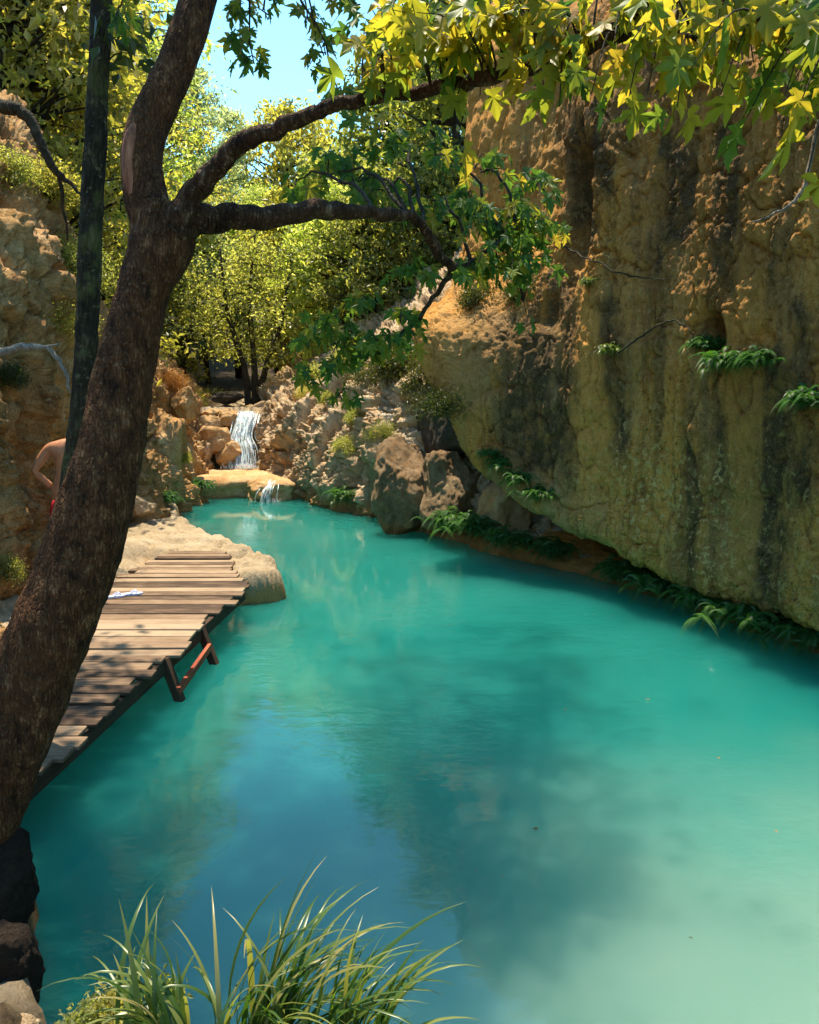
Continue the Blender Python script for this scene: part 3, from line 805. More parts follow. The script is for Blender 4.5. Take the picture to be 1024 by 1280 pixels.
M['plane_leaf'] = leaf_material('plane_leaf', [(0.0, (0.030, 0.075, 0.012)), (0.45, (0.060, 0.105, 0.014)), (0.8, (0.13, 0.13, 0.015)), (1.0, (0.22, 0.15, 0.02))],
                                transl=0.6, rough=0.45, spec=0.28, use_obj=True,
                                tstops=[(0.0, (0.20, 0.36, 0.03)), (0.25, (0.45, 0.46, 0.03)), (0.55, (0.66, 0.60, 0.035)), (1.0, (0.80, 0.55, 0.04))])
M['plane_leaf_green'] = leaf_material('plane_leaf_green', [(0.0, (0.022, 0.070, 0.016)), (0.5, (0.05, 0.11, 0.018)), (0.85, (0.11, 0.14, 0.02)), (1.0, (0.2, 0.16, 0.02))], transl=0.5, rough=0.45, spec=0.28, use_obj=True,
                                tstops=[(0.0, (0.10, 0.25, 0.03)), (0.5, (0.20, 0.34, 0.03)), (0.8, (0.42, 0.44, 0.03)), (1.0, (0.7, 0.5, 0.04))])
M['leaf_green'] = leaf_material('leaf_green', [(0.0, (0.041, 0.079, 0.030)), (0.45, (0.118, 0.159, 0.060)), (0.8, (0.236, 0.256, 0.105)), (1.0, (0.496, 0.512, 0.375))], transl=0.58, rough=0.45, tcol=(1.25, 1.1, 0.45))
M['leaf_olive'] = leaf_material('leaf_olive', [(0.0, (0.071, 0.098, 0.033)), (0.45, (0.189, 0.201, 0.075)), (0.8, (0.330, 0.317, 0.135)), (1.0, (0.590, 0.561, 0.405))], transl=0.58, rough=0.4, tcol=(0.92, 1.02, 0.5))
M['leaf_gold'] = leaf_material('leaf_gold', [(0.0, (0.118, 0.122, 0.036)), (0.45, (0.271, 0.244, 0.075)), (0.8, (0.401, 0.342, 0.120)), (1.0, (0.600, 0.561, 0.375))], transl=0.58, rough=0.4, tcol=(0.86, 0.95, 0.45))
M['leaf_pale'] = leaf_material('leaf_pale', [(0.0, (0.118, 0.171, 0.105)), (0.45, (0.236, 0.305, 0.195)), (0.8, (0.401, 0.439, 0.300)), (1.0, (0.600, 0.600, 0.540))], transl=0.55, rough=0.45, tcol=(1, 1, 0.7))
M['leaf_fresh'] = leaf_material('leaf_fresh', [(0.0, (0.059, 0.104, 0.038)), (0.4, (0.165, 0.220, 0.075)), (0.75, (0.307, 0.354, 0.135)), (1.0, (0.590, 0.600, 0.450))], transl=0.58, rough=0.4, tcol=(1.05, 1.1, 0.5))
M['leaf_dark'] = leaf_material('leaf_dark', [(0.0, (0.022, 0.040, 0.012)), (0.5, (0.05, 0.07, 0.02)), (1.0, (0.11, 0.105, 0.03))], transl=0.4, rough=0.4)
M['leaf_rust'] = leaf_material('leaf_rust', [(0.0, (0.16, 0.08, 0.025)), (0.5, (0.27, 0.125, 0.035)), (1.0, (0.34, 0.2, 0.06))], transl=0.35, rough=0.6)
M['fern'] = leaf_material('fern_leaf', [(0.0, (0.022, 0.075, 0.018)), (0.5, (0.045, 0.12, 0.028)), (1.0, (0.09, 0.17, 0.04))], transl=0.35, rough=0.45, tcol=(0.8, 1.0, 0.4))
M['grass'] = leaf_material('grass_blade', [(0.0, (0.03, 0.075, 0.013)), (0.5, (0.085, 0.14, 0.022)), (0.88, (0.20, 0.21, 0.05)), (1.0, (0.30, 0.25, 0.09))], transl=0.4, tcol=(0.6, 0.75, 0.35), rough=0.35, spec=0.5, use_obj=True)

# ------------------------------------------------------------------ small leaves in bulk
def leaf_cloud(pos, size, g, droop=0.25, aspect=0.5, normals_up=0.3):
    """folded diamond leaf (4 verts, 2 tris) at every position"""
    n = len(pos)
    d = g.normal(size=(n, 3)); d[:, 2] -= droop * 2
    d /= np.linalg.norm(d, axis=1)[:, None]
    u = g.normal(size=(n, 3)); u[:, 2] += normals_up * 3
    u -= d * np.sum(u * d, axis=1)[:, None]
    u /= np.linalg.norm(u, axis=1)[:, None] + 1e-9
    s = np.cross(d, u)
    L = (size * (0.6 + 0.8 * g.random(n)))[:, None]
    w = L * aspect * 0.5
    base = pos
    tip = pos + d * L - u * L * 0.12
    mid = pos + d * L * 0.45
    a = mid + s * w + u * L * 0.10
    b = mid - s * w + u * L * 0.10
    V = np.stack([base, a, tip, b], 1).reshape(-1, 3)
    i = np.arange(n)[:, None] * 4
    F = np.concatenate([i + [0, 1, 2], i + [0, 2, 3]], 0)
    return V, F

def crown_tree(seed, H, trunk_h, rx, rz, n_clump, n_leaf, leaf, clump_r, lean=0.0, stems=1, spread=0.35):
    """returns trunk mesh, crown mesh (both at the origin)"""
    g = np.random.default_rng(seed)
    T = Tubes()
    cents = []
    for s in range(stems):
        a = g.random() * 6.28
        tx, ty = math.cos(a) * spread * (s > 0) + lean * H, math.sin(a) * spread * (s > 0)
        top = np.array([tx * 1.6 + g.normal() * 0.2, ty * 1.6 + g.normal() * 0.2, H * (0.86 + 0.1 * g.random())])
        pts = [np.array([0.1 * math.cos(a) * (stems > 1), 0.1 * math.sin(a) * (stems > 1), -0.3]),
               top * (0.45, 0.45, 0.33) + g.normal(size=3) * (0.12, 0.12, 0), top * (0.8, 0.8, 0.66) + g.normal(size=3) * (0.15, 0.15, 0), top]
        r0 = H * 0.016 / math.sqrt(stems) + 0.03
        axisP = T.add(pts, [r0, r0 * 0.8, r0 * 0.5, r0 * 0.15], seg=7, n=12)
        for k in range(n_clump // stems):
            h = trunk_h + (H - trunk_h) * g.random() ** 0.8
            f = (h - trunk_h) / (H - trunk_h)
            rr = rx * math.sqrt(max(0.05, 1 - abs(f - 0.42) ** 1.6 * 2.1)) * (0.35 + 0.65 * g.random() ** 0.5) * (0.8 + 0.4 * g.random())
            b = g.random() * 6.28
            ap = axisP[np.argmin(np.abs(axisP[:, 2] - (h - rr * 0.35)))]
            c = np.array([ap[0] + math.cos(b) * rr, ap[1] + math.sin(b) * rr, h + g.normal() * 0.12 * rz])
            cents.append(c)
            T.add([ap, ap * 0.45 + c * 0.55 + (0, 0, 0.08 * rr), c], [r0 * 0.28, r0 * 0.16, 0.008], seg=4, n=5)
    cents = np.array(cents)
    per = n_leaf // len(cents)
    pos = np.repeat(cents, per, axis=0)
    o = g.normal(size=pos.shape) * (clump_r, clump_r, clump_r * 0.62)
    o *= (0.6 + 0.8 * np.repeat(g.random(len(cents)), per))[:, None]
    V, F = leaf_cloud(pos + o, leaf, g)
    return T.mesh('trunk'), mesh_np('crown', V, F, False)

def cone_tree(seed, H, rx, n_leaf, leaf):
    g = np.random.default_rng(seed)
    T = Tubes()
    ax = T.add([(0, 0, -0.3), (0.05, 0, H * 0.5), (0, 0.05, H)], [H * 0.014 + 0.03, H * 0.009, 0.01], seg=6, n=8)
    pos = []
    nb = 70
    for k in range(nb):
        h = H * (0.18 + 0.8 * (k / nb))
        L = rx * (1 - (h / H)) ** 0.75 * (0.7 + 0.6 * g.random()) + 0.15
        b = g.random() * 6.28
        e = np.array([math.cos(b) * L, math.sin(b) * L, h + L * 0.25])
        s = np.array([0, 0, h])
        T.add([s, (s + e) / 2 + (0, 0, -0.05 * L), e], [0.03, 0.02, 0.006], seg=4, n=4)
        m = max(20, int(n_leaf / nb * (0.4 + L / rx)))
        f = g.random(m) ** 0.7
        pos.append(s + (e - s) * f[:, None] + g.normal(size=(m, 3)) * (0.16, 0.16, 0.12) * (0.5 + L * 0.35))
    V, F = leaf_cloud(np.concatenate(pos), leaf, g, droop=0.0, aspect=0.28)
    return T.mesh('trunk'), mesh_np('crown', V, F, False)

def bush_mesh(seed, rx, rz, n, leaf, aspect=0.5):
    g = np.random.default_rng(seed)
    k = 26
    c = g.normal(size=(k, 3)); c /= np.linalg.norm(c, axis=1)[:, None]
    c *= (0.35 + 0.65 * g.random(k) ** 0.6)[:, None]
    c[:, 2] = np.abs(c[:, 2])
    c *= (rx, rx, rz)
    pos = np.repeat(c, n // k, axis=0)
    pos = pos + g.normal(size=pos.shape) * rx * 0.22
    V, F = leaf_cloud(pos, leaf, g, aspect=aspect)
    T = Tubes()
    for q in c[:14]:
        T.add([(0, 0, -0.2), q * 0.5 + (0, 0, 0.1 * rz), q], [0.02, 0.014, 0.005], seg=4, n=4)
    return T.mesh('stem'), mesh_np('foliage', V, F, False)

protos = {
    'broad_a': crown_tree(101, 8.0, 1.6, 2.5, 1.0, 110, 9000, 0.21, 0.28),
    'broad_b': crown_tree(102, 7.0, 1.0, 2.2, 1.0, 90, 7600, 0.19, 0.26, stems=2),
    'tall': crown_tree(103, 10.5, 2.2, 2.1, 1.0, 130, 8000, 0.21, 0.28, lean=0.03),
    'slim': crown_tree(104, 6.6, 2.2, 1.7, 1.0, 70, 6500, 0.12, 0.36, stems=3, spread=0.6),
    'cone': cone_tree(105, 9.0, 2.2, 12000, 0.16),
    'fine': crown_tree(106, 9.0, 1.0, 2.6, 1.0, 160, 10000, 0.15, 0.25, lean=-0.03),
}
bushes = [bush_mesh(201, 0.9, 0.8, 4200, 0.10), bush_mesh(202, 0.8, 1.1, 3600, 0.09), bush_mesh(203, 1.2, 0.7, 5200, 0.085, 0.35)]
_mats = {}
def recolour(me, mat):
    key = (me.name, mat)
    if key not in _mats:
        c = me.copy(); c.materials.clear(); c.materials.append(M[mat]); _mats[key] = c
    return _mats[key]
def plant(name, pair, part_names, mat, x, y, scale, rot, label, cat, group, z=None, trunk='thin_bark', squash=1.0, sink=0.1):
    if z is None: z = ground_z(x, y) - sink
    e = empty(name, (x, y, z))
    e.rotation_euler = (0, 0, rot)
    e.scale = (scale, scale, scale * squash)
    link(part_names[0], recolour(pair[0], trunk), parent=e)
    link(part_names[1], recolour(pair[1], mat), parent=e)
    return tag(e, label, cat, group)

def tree(kind, px, Z, scale, mat, label, squash=1.0, group='trees on the slopes behind the pool', name='tree', z=None):
    p = WZ(px, Z, 2.5)
    return plant(name, protos[kind], ('trunk', 'crown'), mat, p.x, Z, scale, random.random() * 6.28, label, 'tree', group, squash=squash, z=z)

# slim dark stemmed tree standing above the waterfall
e = empty('slim_tree', WZ(312, 25.5, 2.1))
T = Tubes(); b0 = Vector((0, 0, -0.3))
stems = [[(0, 0, -0.3), (-0.15, 0, 1.1), (-0.6, 0.1, 2.6), (-0.75, 0.1, 4.4)], [(0.12, 0.05, -0.3), (0.15, 0.1, 1.4), (0.05, 0.2, 3.0), (0.25, 0.2, 4.8)],
         [(0.2, 0, -0.3), (0.5, 0.1, 1.0), (0.95, 0.2, 2.3), (1.35, 0.2, 4.2)]]
g = np.random.default_rng(8)
pos = []
for st in stems:
    P = T.add(st, [0.11, 0.085, 0.06, 0.02], seg=7, n=14, wob=0.05, seed=len(pos), bark=0.01)
    for k in range(26):
        a = P[int(g.integers(6, 14))]
        q = a + g.normal(size=3) * (0.75, 0.6, 0.45)
        T.add([a, (a + q) / 2 + (0, 0, 0.1), q], [0.02, 0.012, 0.005], seg=4, n=4)
        pos.append(q + g.normal(size=(75, 3)) * (0.34, 0.34, 0.22))
V, F = leaf_cloud(np.concatenate(pos), 0.12, g)
link('trunk', T.mesh('trunk'), M['thin_bark'], e)
link('crown', mesh_np('crown', V, F, False), M['leaf_olive'], e)
tag(e, 'slim three stemmed dark tree above the waterfall', 'tree', 'trees on the slopes behind the pool')

trees = [
    # middle distance, behind the waterfall
    ('broad_b', 232, 29, 0.62, 'leaf_gold', 'low golden bushy tree just left of the waterfall top'),
    ('broad_a', 262, 33, 0.72, 'leaf_pale', 'pale leafed tree behind the golden tree left of the waterfall'),
    ('broad_b', 300, 36, 0.95, 'leaf_green', 'green tree straight behind the slim stems'),
    ('broad_a', 350, 33, 0.80, 'leaf_fresh', 'fresh green tree right behind the slim stemmed tree'),
    ('broad_b', 392, 30, 0.95, 'leaf_gold', 'yellowish tree above the right bank rocks'),
    ('broad_a', 430, 27, 0.80, 'leaf_fresh', 'fresh green tree rising above the rocky slope'),
    ('fine', 470, 25.5, 0.70, 'leaf_olive', 'fine leaved olive tree between slope and cliff'),
    ('broad_a', 515, 26, 0.85, 'leaf_green', 'green tree tucked behind the left edge of the cliff'),
    ('tall', 560, 26, 1.05, 'leaf_olive', 'tall olive tree behind the upper cliff edge'),
    ('tall', 500, 31, 1.10, 'leaf_green', 'tall green tree farther behind the cliff edge'),
    ('broad_a', 452, 37, 1.15, 'leaf_olive', 'round olive tree on the far slope under the long bough'),
    ('broad_a', 390, 42, 0.9, 'leaf_pale', 'pale green tree on the far slope behind the long bough'),
    ('fine', 330, 46, 0.9, 'leaf_fresh', 'fine leaved fresh green tree on the far valley floor'),
    ('cone', 258, 44, 1.55, 'leaf_pale', 'pale bluish conifer against the sky right of the trunk'),
    ('cone', 296, 52, 1.5, 'leaf_pale', 'smaller pale conifer beside the first against the sky'),
    ('fine', 232, 40, 0.95, 'leaf_pale', 'pale fine leaved tree close to the forked trunk'),
    ('broad_a', 350, 56, 1.75, 'leaf_gold', 'sunny yellow tree top poking up in the sky gap'),
    ('broad_a', 440, 55, 1.3, 'leaf_green', 'far green tree below the sky gap'),
    ('tall', 540, 42, 1.45, 'leaf_green', 'very tall green tree far behind the cliff'),
    ('tall', 600, 36, 1.45, 'leaf_dark', 'dark tall tree above the cliff top'),
    # on the left wall
    ('fine', 190, 33, 1.2, 'leaf_gold', 'golden fine leaved tree directly behind the leaning trunk'),
    ('fine', 132, 25, 1.1, 'leaf_fresh', 'fresh green fine leaved tree between the two trunks'),
    ('tall', 92, 22, 1.00, 'leaf_gold', 'tall golden tree behind the thin mossy trunk'),
    ('fine', 60, 17, 1.0, 'leaf_gold', 'dense golden tree on top of the left wall'),
    ('tall', 10, 16, 1.0, 'leaf_gold', 'tall yellowish tree at the left edge above the wall'),
    ('fine', 128, 30, 1.5, 'leaf_fresh', 'large fresh green tree high on the left hillside'),
    ('broad_a', 40, 26, 1.5, 'leaf_gold', 'large golden tree high at the upper left'),
    ('broad_a', -60, 20, 1.3, 'leaf_olive', 'olive tree cut by the left picture edge'),
    ('fine', 175, 36, 1.5, 'leaf_pale', 'pale tree high on the left hillside beside the sky'),
    ('broad_b', 70, 18, 0.55, 'leaf_olive', 'small olive tree at the rim of the left wall'),
]
for k, px, Z, s, m, lab in trees:
    tree(k, px, Z, s, m, lab)

sh = [
    (1, 236, 24, 0.62, 'leaf_gold', 'golden shrub above the left end of the waterfall', None),
    (0, 270, 27.5, 0.55, 'leaf_dark', 'dark green shrub at the stream above the waterfall', None),
    (1, 345, 27.5, 0.75, 'leaf_olive', 'olive shrub right of the slim tree stems', None),
    (2, 395, 24.0, 0.75, 'leaf_olive', 'spreading olive shrub over the top of the rocky slope', None),
    (0, 440, 21.5, 0.75, 'leaf_dark', 'dark shrub half way up the rocky slope', None),
    (2, 470, 19.6, 0.80, 'leaf_dark', 'dark spreading shrub hanging over the grey buttress', None),
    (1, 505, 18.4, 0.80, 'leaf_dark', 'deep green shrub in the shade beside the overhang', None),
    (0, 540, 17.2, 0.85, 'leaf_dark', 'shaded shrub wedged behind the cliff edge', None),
]
for k, px, Z, s, m, lab, z in sh:
    p = WZ(px, Z, z if z is not None else 2.5)
    plant('shrub', bushes[k], ('stem', 'foliage'), m, p.x, Z, s, random.random() * 6, lab, 'shrub', 'shrubs on the rocks', z=z)

for k, (px, py, s, m, lab) in enumerate(shrub_px):
    p = hit(px, py)
    plant('shrub', bushes[k % 3], ('stem', 'foliage'), m, p.x, p.y, s, k * 1.1, lab, 'shrub', 'shrubs on the rocks', z=p.z - 0.25 * s)

# ------------------------------------------------------------------ ferns
def fern_mesh(seed, n_frond, L, hang=0.7, n_leaf=16):
    g = np.random.default_rng(seed)
    V, F, n = [], [], 0
    for k in range(n_frond):
        b = g.random() * 6.28
        o = np.array([g.normal() * L * 0.5, g.normal() * L * 0.4, g.normal() * L * 0.15])
        d = np.array([math.cos(b), math.sin(b), 0])
        l = L * (0.6 + 0.7 * g.random())
        up = 0.55 * g.random() + 0.15
        tt = np.linspace(0, 1, n_leaf)
        P = o + d * (tt * l * 0.75)[:, None] + np.array([0, 0, 1.0]) * (up * l * tt * 1.4 - hang * l * 1.5 * tt ** 2)[:, None]
        T = np.gradient(P, axis=0); T /= np.linalg.norm(T, axis=1)[:, None]
        s = np.cross(T, (0, 0, 1)); s /= np.linalg.norm(s, axis=1)[:, None] + 1e-9
        w = l * 0.13 * np.sin(math.pi * (0.15 + 0.85 * tt)) + 0.004
        for sd in (-1, 1):
            tip = P + s * (sd * w)[:, None] + T * w[:, None] * 0.5 - np.array([0, 0, 1]) * w[:, None] * 0.35
            a = P - T * (w * 0.07)[:, None]
            c = P + T * (w * 0.10)[:, None]
            m = P + s * (sd * w * 0.55)[:, None] + T * (w * 0.45)[:, None]
            V.append(np.stack([a, tip, m, c], 1).reshape(-1, 3))
            i = np.arange(n_leaf)[:, None] * 4 + n
            F.append(np.concatenate([i + [0, 1, 2], i + [0, 2, 3]], 0))
            n += n_leaf * 4
    return mesh_np('fern', np.concatenate(V), np.concatenate(F), False)
fern_p = [fern_mesh(301 + k, 190, 0.30, n_leaf=26) for k in range(3)]
for k, (px, py, s, lab) in enumerate(fern_px):
    wall = k >= len(fern_px) - 2
    o = link('wall_plant' if wall else 'fern', recolour(fern_p[k % 3], 'grass' if wall else 'fern'), loc=hit(px, py) + (Vector((-0.16, -0.16, 0.10)) if k < 10 else Vector((0, 0, 0))))
    s = s * (1.05 if k < 10 else 0.95)
    o.scale = (s, s, s)
    o.rotation_euler = (0, 0, random.random() * 6)
    tag(o, lab, 'plant' if wall else 'fern', 'plants on the cliff face' if wall else 'ferns growing on the wet rock')

# ------------------------------------------------------------------ the leaning plane tree
root = empty('plane_tree', W(-75, 1120, 3.3))
tag(root, 'big dark leaning plane tree with long boughs over the left bank', 'tree')
rl = root.location
def rel(pts): return [tuple(Vector(p) - rl) for p in pts]
def wpath(L):
    """(px, py, Z, width px) -> points relative to the tree root, radii"""
    return rel([W(a, b, Z) for a, b, Z, w in L]), [w * Z / F_PX / 2 for a, b, Z, w in L]
trunk_path = [(-150, 1230, 3.25, 210), (-92, 1120, 3.28, 165), (-32, 1000, 3.33, 124), (22, 892, 3.4, 110), (75, 765, 3.48, 96), (118, 645, 3.55, 86), (143, 545, 3.62, 78),
              (158, 455, 3.67, 68), (180, 372, 3.72, 68), (200, 305, 3.77, 78), (200, 262, 3.8, 62)]
T = Tubes(); T.add(*wpath(trunk_path), seg=64, n=260, bark=0.020, seed=2, cap=True)
link('trunk', T.mesh('trunk'), M['bark'], root)
stem = [(204, 300, 3.76, 50), (186, 262, 3.8, 50), (179, 212, 3.83, 47), (184, 168, 3.86, 46), (204, 118, 3.9, 44), (224, 72, 3.94, 41), (247, 5, 4.0, 39), (270, -90, 4.1, 34), (300, -220, 4.25, 28), (360, -420, 4.5, 18), (430, -560, 4.9, 9)]
T = Tubes(); T.add(*wpath(stem), seg=26, n=90, bark=0.010, seed=5)
link('upper_stem', T.mesh('upper_stem'), M['bark'], root)
# pale strip where the bark is gone
T = Tubes(); pts, rr = wpath([(174, 148, 3.80, 8), (166, 176, 3.785, 20), (165, 215, 3.77, 22), (172, 250, 3.755, 20), (178, 292, 3.72, 8)])
T.add(pts, rr, seg=12, n=30, bark=0.003, seed=9)
o = link('bare_wood', T.mesh('bare_wood'), M['bare_wood'], root); o['label'] = 'reddish strip of bare wood where bark is missing'
boughA = [(215, 292, 3.72, 40), (240, 246, 3.70, 27), (272, 208, 3.66, 23), (303, 180, 3.60, 22), (350, 163, 3.52, 18), (405, 138, 3.44, 16), (455, 126, 3.36, 15), (525, 115, 3.25, 15), (585, 104, 3.12, 14), (640, 86, 3.0, 15),
          (700, 66, 2.9, 17), (745, 50, 2.82, 17), (785, 38, 2.76, 17), (806, -5, 2.72, 19), (850, -90, 2.68, 15), (930, -200, 2.6, 9)]
T = Tubes(); PA = T.add(*wpath(boughA), seg=16, n=110, bark=0.005, seed=12, wob=0.02)
link('bough', T.mesh('bough'), M['branch_bark'], root)
boughB = [(205, 285, 3.76, 50), (245, 275, 3.78, 36), (275, 272, 3.82, 30), (335, 270, 3.92, 26), (400, 263, 4.08, 22), (460, 266, 4.25, 16), (508, 270, 4.4, 14), (530, 285, 4.5, 12), (546, 315, 4.62, 11), (566, 336, 4.75, 9)]
T = Tubes(); PB = T.add(*wpath(boughB), seg=16, n=80, bark=0.006, seed=15, wob=0.015)
link('bough', T.mesh('bough'), M['branch_bark'], root)
boughC = [(790, 40, 2.76, 10), (840, 50, 2.70, 9), (900, 35, 2.62, 8), (955, 22, 2.55, 8), (1000, 45, 2.5, 6), (1060, 80, 2.42, 4)]
T = Tubes(); PC = T.add(*wpath(boughC), seg=8, n=40, bark=0.003, seed=18, wob=0.02)
link('bough', T.mesh('bough'), M['branch_bark'], root)
boughD = [(566, 336, 4.75, 8), (545, 372, 4.95, 6), (510, 412, 5.15, 5), (480, 440, 5.3, 4), (440, 438, 5.4, 3), (405, 425, 5.5, 2.5)]
T = Tubes(); PD = T.add(*wpath(boughD), seg=6, n=30, wob=0.03, seed=21)
link('bough', T.mesh('bough'), M['thin_bark'], root)
boughE = [(566, 336, 4.75, 6), (600, 320, 4.9, 5), (640, 290, 5.05, 4), (670, 270, 5.15, 3)]
T = Tubes(); PE = T.add(*wpath(boughE), seg=6, n=24, wob=0.03, seed=24)
link('bough', T.mesh('bough'), M['thin_bark'], root)
# unseen limbs above the frame, placed so their crown shades deck and water
high = []
for k, (x1, y1, z1) in enumerate([(-2.6, 6.6, 8.2), (-1.8, 7.6, 8.8), (-1.0, 8.8, 9.4), (-0.5, 10.0, 10.0), (0.0, 11.2, 10.6), (0.3, 12.6, 11.3), (-3.3, 7.4, 8.2), (-2.2, 9.4, 9.4), (-1.2, 11.0, 10.2), (-3.7, 8.2, 8.4), (-3.3, 9.2, 8.9)]):
    s0 = Vector(W(*[(285, -150, 4.18), (330, -320, 4.4), (395, -490, 4.7)][k % 3]))
    e1 = Vector((x1, y1, z1))
    T = Tubes()
    P = T.add(rel([s0, s0.lerp(e1, 0.4) + Vector((0, -0.3, 0.5)), e1]), [0.055, 0.04, 0.012], seg=8, n=30, wob=0.06, seed=30 + k)
    high.append(P)
    link('limb', T.mesh('limb'), M['bark'], root)

def plane_leaf_mesh(seed):
    g = np.random.default_rng(seed)
    half = [(0.06, 0.02), (0.22, -0.02), (0.40, 0.06), (0.27, 0.13), (0.15, 0.20), (0.30, 0.30), (0.40, 0.44), (0.56, 0.62), (0.37, 0.58), (0.28, 0.56), (0.13, 0.40), (0.15, 0.55), (0.22, 0.68), (0.13, 0.72), (0.12, 0.82), (0.06, 0.90)]
    half = [(x * (1 + g.normal() * 0.06), y + g.normal() * 0.012) for x, y in half]
    lh = [(-x * (1 + g.normal() * 0.06), y + g.normal() * 0.012) for x, y in half]
    out = [(0, 0)] + half + [(0, 1.0)] + lh[::-1]
    c = (0, 0.28)
    fold, curl, twist = 0.12 + 0.4 * g.random(), 0.1 + 0.9 * g.random(), g.normal() * 0.4
    def lift(x, y): return (x, y, abs(x) * fold - curl * (y ** 2) * 0.55 - 0.35 * x * x + twist * x * y + 0.05 * math.sin(9 * x + 5 * y + seed) + 0.03 * math.sin(17 * y + 3 * x))
    V = [lift(*c)] + [lift(*p) for p in out]
    n = len(out)
    F = [(0, 1 + k, 1 + (k + 1) % n) for k in range(n)]
    b = len(V)
    V += [(-0.012, 0.02, 0.012), (0.012, 0.02, 0.012), (0.0, -0.42, 0.06)]
    F.append((b, b + 1, b + 2))
    me = bpy.data.meshes.new('leaf')
    me.from_pydata(V, [], F); me.update()
    me.polygons.foreach_set('use_smooth', np.ones(len(F), dtype=bool))
    return me
leaf_var = [plane_leaf_mesh(400 + k) for k in range(7)]
for m_ in leaf_var: m_.materials.append(M['plane_leaf'])
leaf_np = []
for m_ in leaf_var:
    leaf_np.append((np.array([v.co[:] for v in m_.vertices]), np.array([p.vertices[:] for p in m_.polygons])))

def leaf_matrix(pos, tip, nrm, size):
    y = Vector(tip).normalized()
    z = Vector(nrm); z = (z - y * z.dot(y)).normalized()
    x = y.cross(z)
    m = Matrix((x, y, z)).transposed().to_4x4()
    m.translation = pos
    return m @ Matrix.Scale(size, 4)

g = np.random.default_rng(77)
twigs = Tubes()
near_leaves, far_leaves = [], []
def spray(start, end, n, size, store, sag=0.08, face=None, spread=0.07):
    """a twig from start to end (relative to the root) with leaves on it"""
    start, end = np.array(start), np.array(end)
    m = (start + end) / 2 + np.array([0, 0, sag])
    P = twigs.add([start, m, end], [0.0045, 0.003, 0.0015], seg=4, n=9)
    for k in range(n):
        f = 0.25 + 0.75 * (k + g.random()) / n
        b = P[min(8, int(f * 8.99))]
        sd = g.normal(size=3) * (1, 1, 0.5)
        pos = b + sd / np.linalg.norm(sd) * spread * (0.4 + g.random())
        tip = np.array([sd[0] * 0.55, sd[1] * 0.55, -0.75 - 0.5 * g.random()]) + (end - start) / (np.linalg.norm(end - start) + 1e-6) * 0.35
        nr = np.array([g.normal() * 0.55, -0.25 + g.normal() * 0.55, 0.75 + 0.3 * g.random()])
        store.append(leaf_matrix(Vector(pos), tip, nr, size * (0.65 + 0.6 * g.random())))

# the large, near, back-lit leaves at the top right: px, py of the spray ends
bound = np.interp
tops = []
for k in range(62):
    px = 450 + 600 * (k + g.random()) / 62
    lo = np.interp(px, [430, 470, 560, 620, 700, 770, 830, 870, 905, 950, 1000, 1050], [60, 70, 75, 80, 165, 135, 180, 105, 190, 190, 150, 160])
    py = -40 + (lo + 30) * g.random() ** 0.65
    Z = np.interp(px, [450, 700, 1040], [3.15, 2.75, 2.45]) + g.normal() * 0.14
    tops.append((px, py, Z))
allbr = np.concatenate([PA[30:], PC])
for px, py, Z in tops:
    e1 = np.array(W(px, py, Z)) - np.array(rl)
    d = np.linalg.norm(allbr - e1, axis=1)
    s1 = allbr[int(np.argsort(d)[int(g.integers(0, 6))])]
    spray(s1, e1, 5, 0.108, near_leaves)
for a, b, Z in [(455, 60, 3.2), (480, 35, 3.15), (440, 95, 3.25), (470, 80, 3.2), (520, 60, 3.1), (545, 30, 3.1), (580, 55, 3.05), (610, 40, 3.0), (500, 20, 3.2), (560, 165, 3.05), (600, 120, 3.0), (655, 50, 2.9), (1010, 215, 2.35), (1025, 170, 2.35)]:
    e1 = np.array(W(a, b, Z)) - np.array(rl)
    d = np.linalg.norm(allbr - e1, axis=1)
    spray(allbr[int(np.argmin(d))], e1, 3, 0.118, near_leaves)

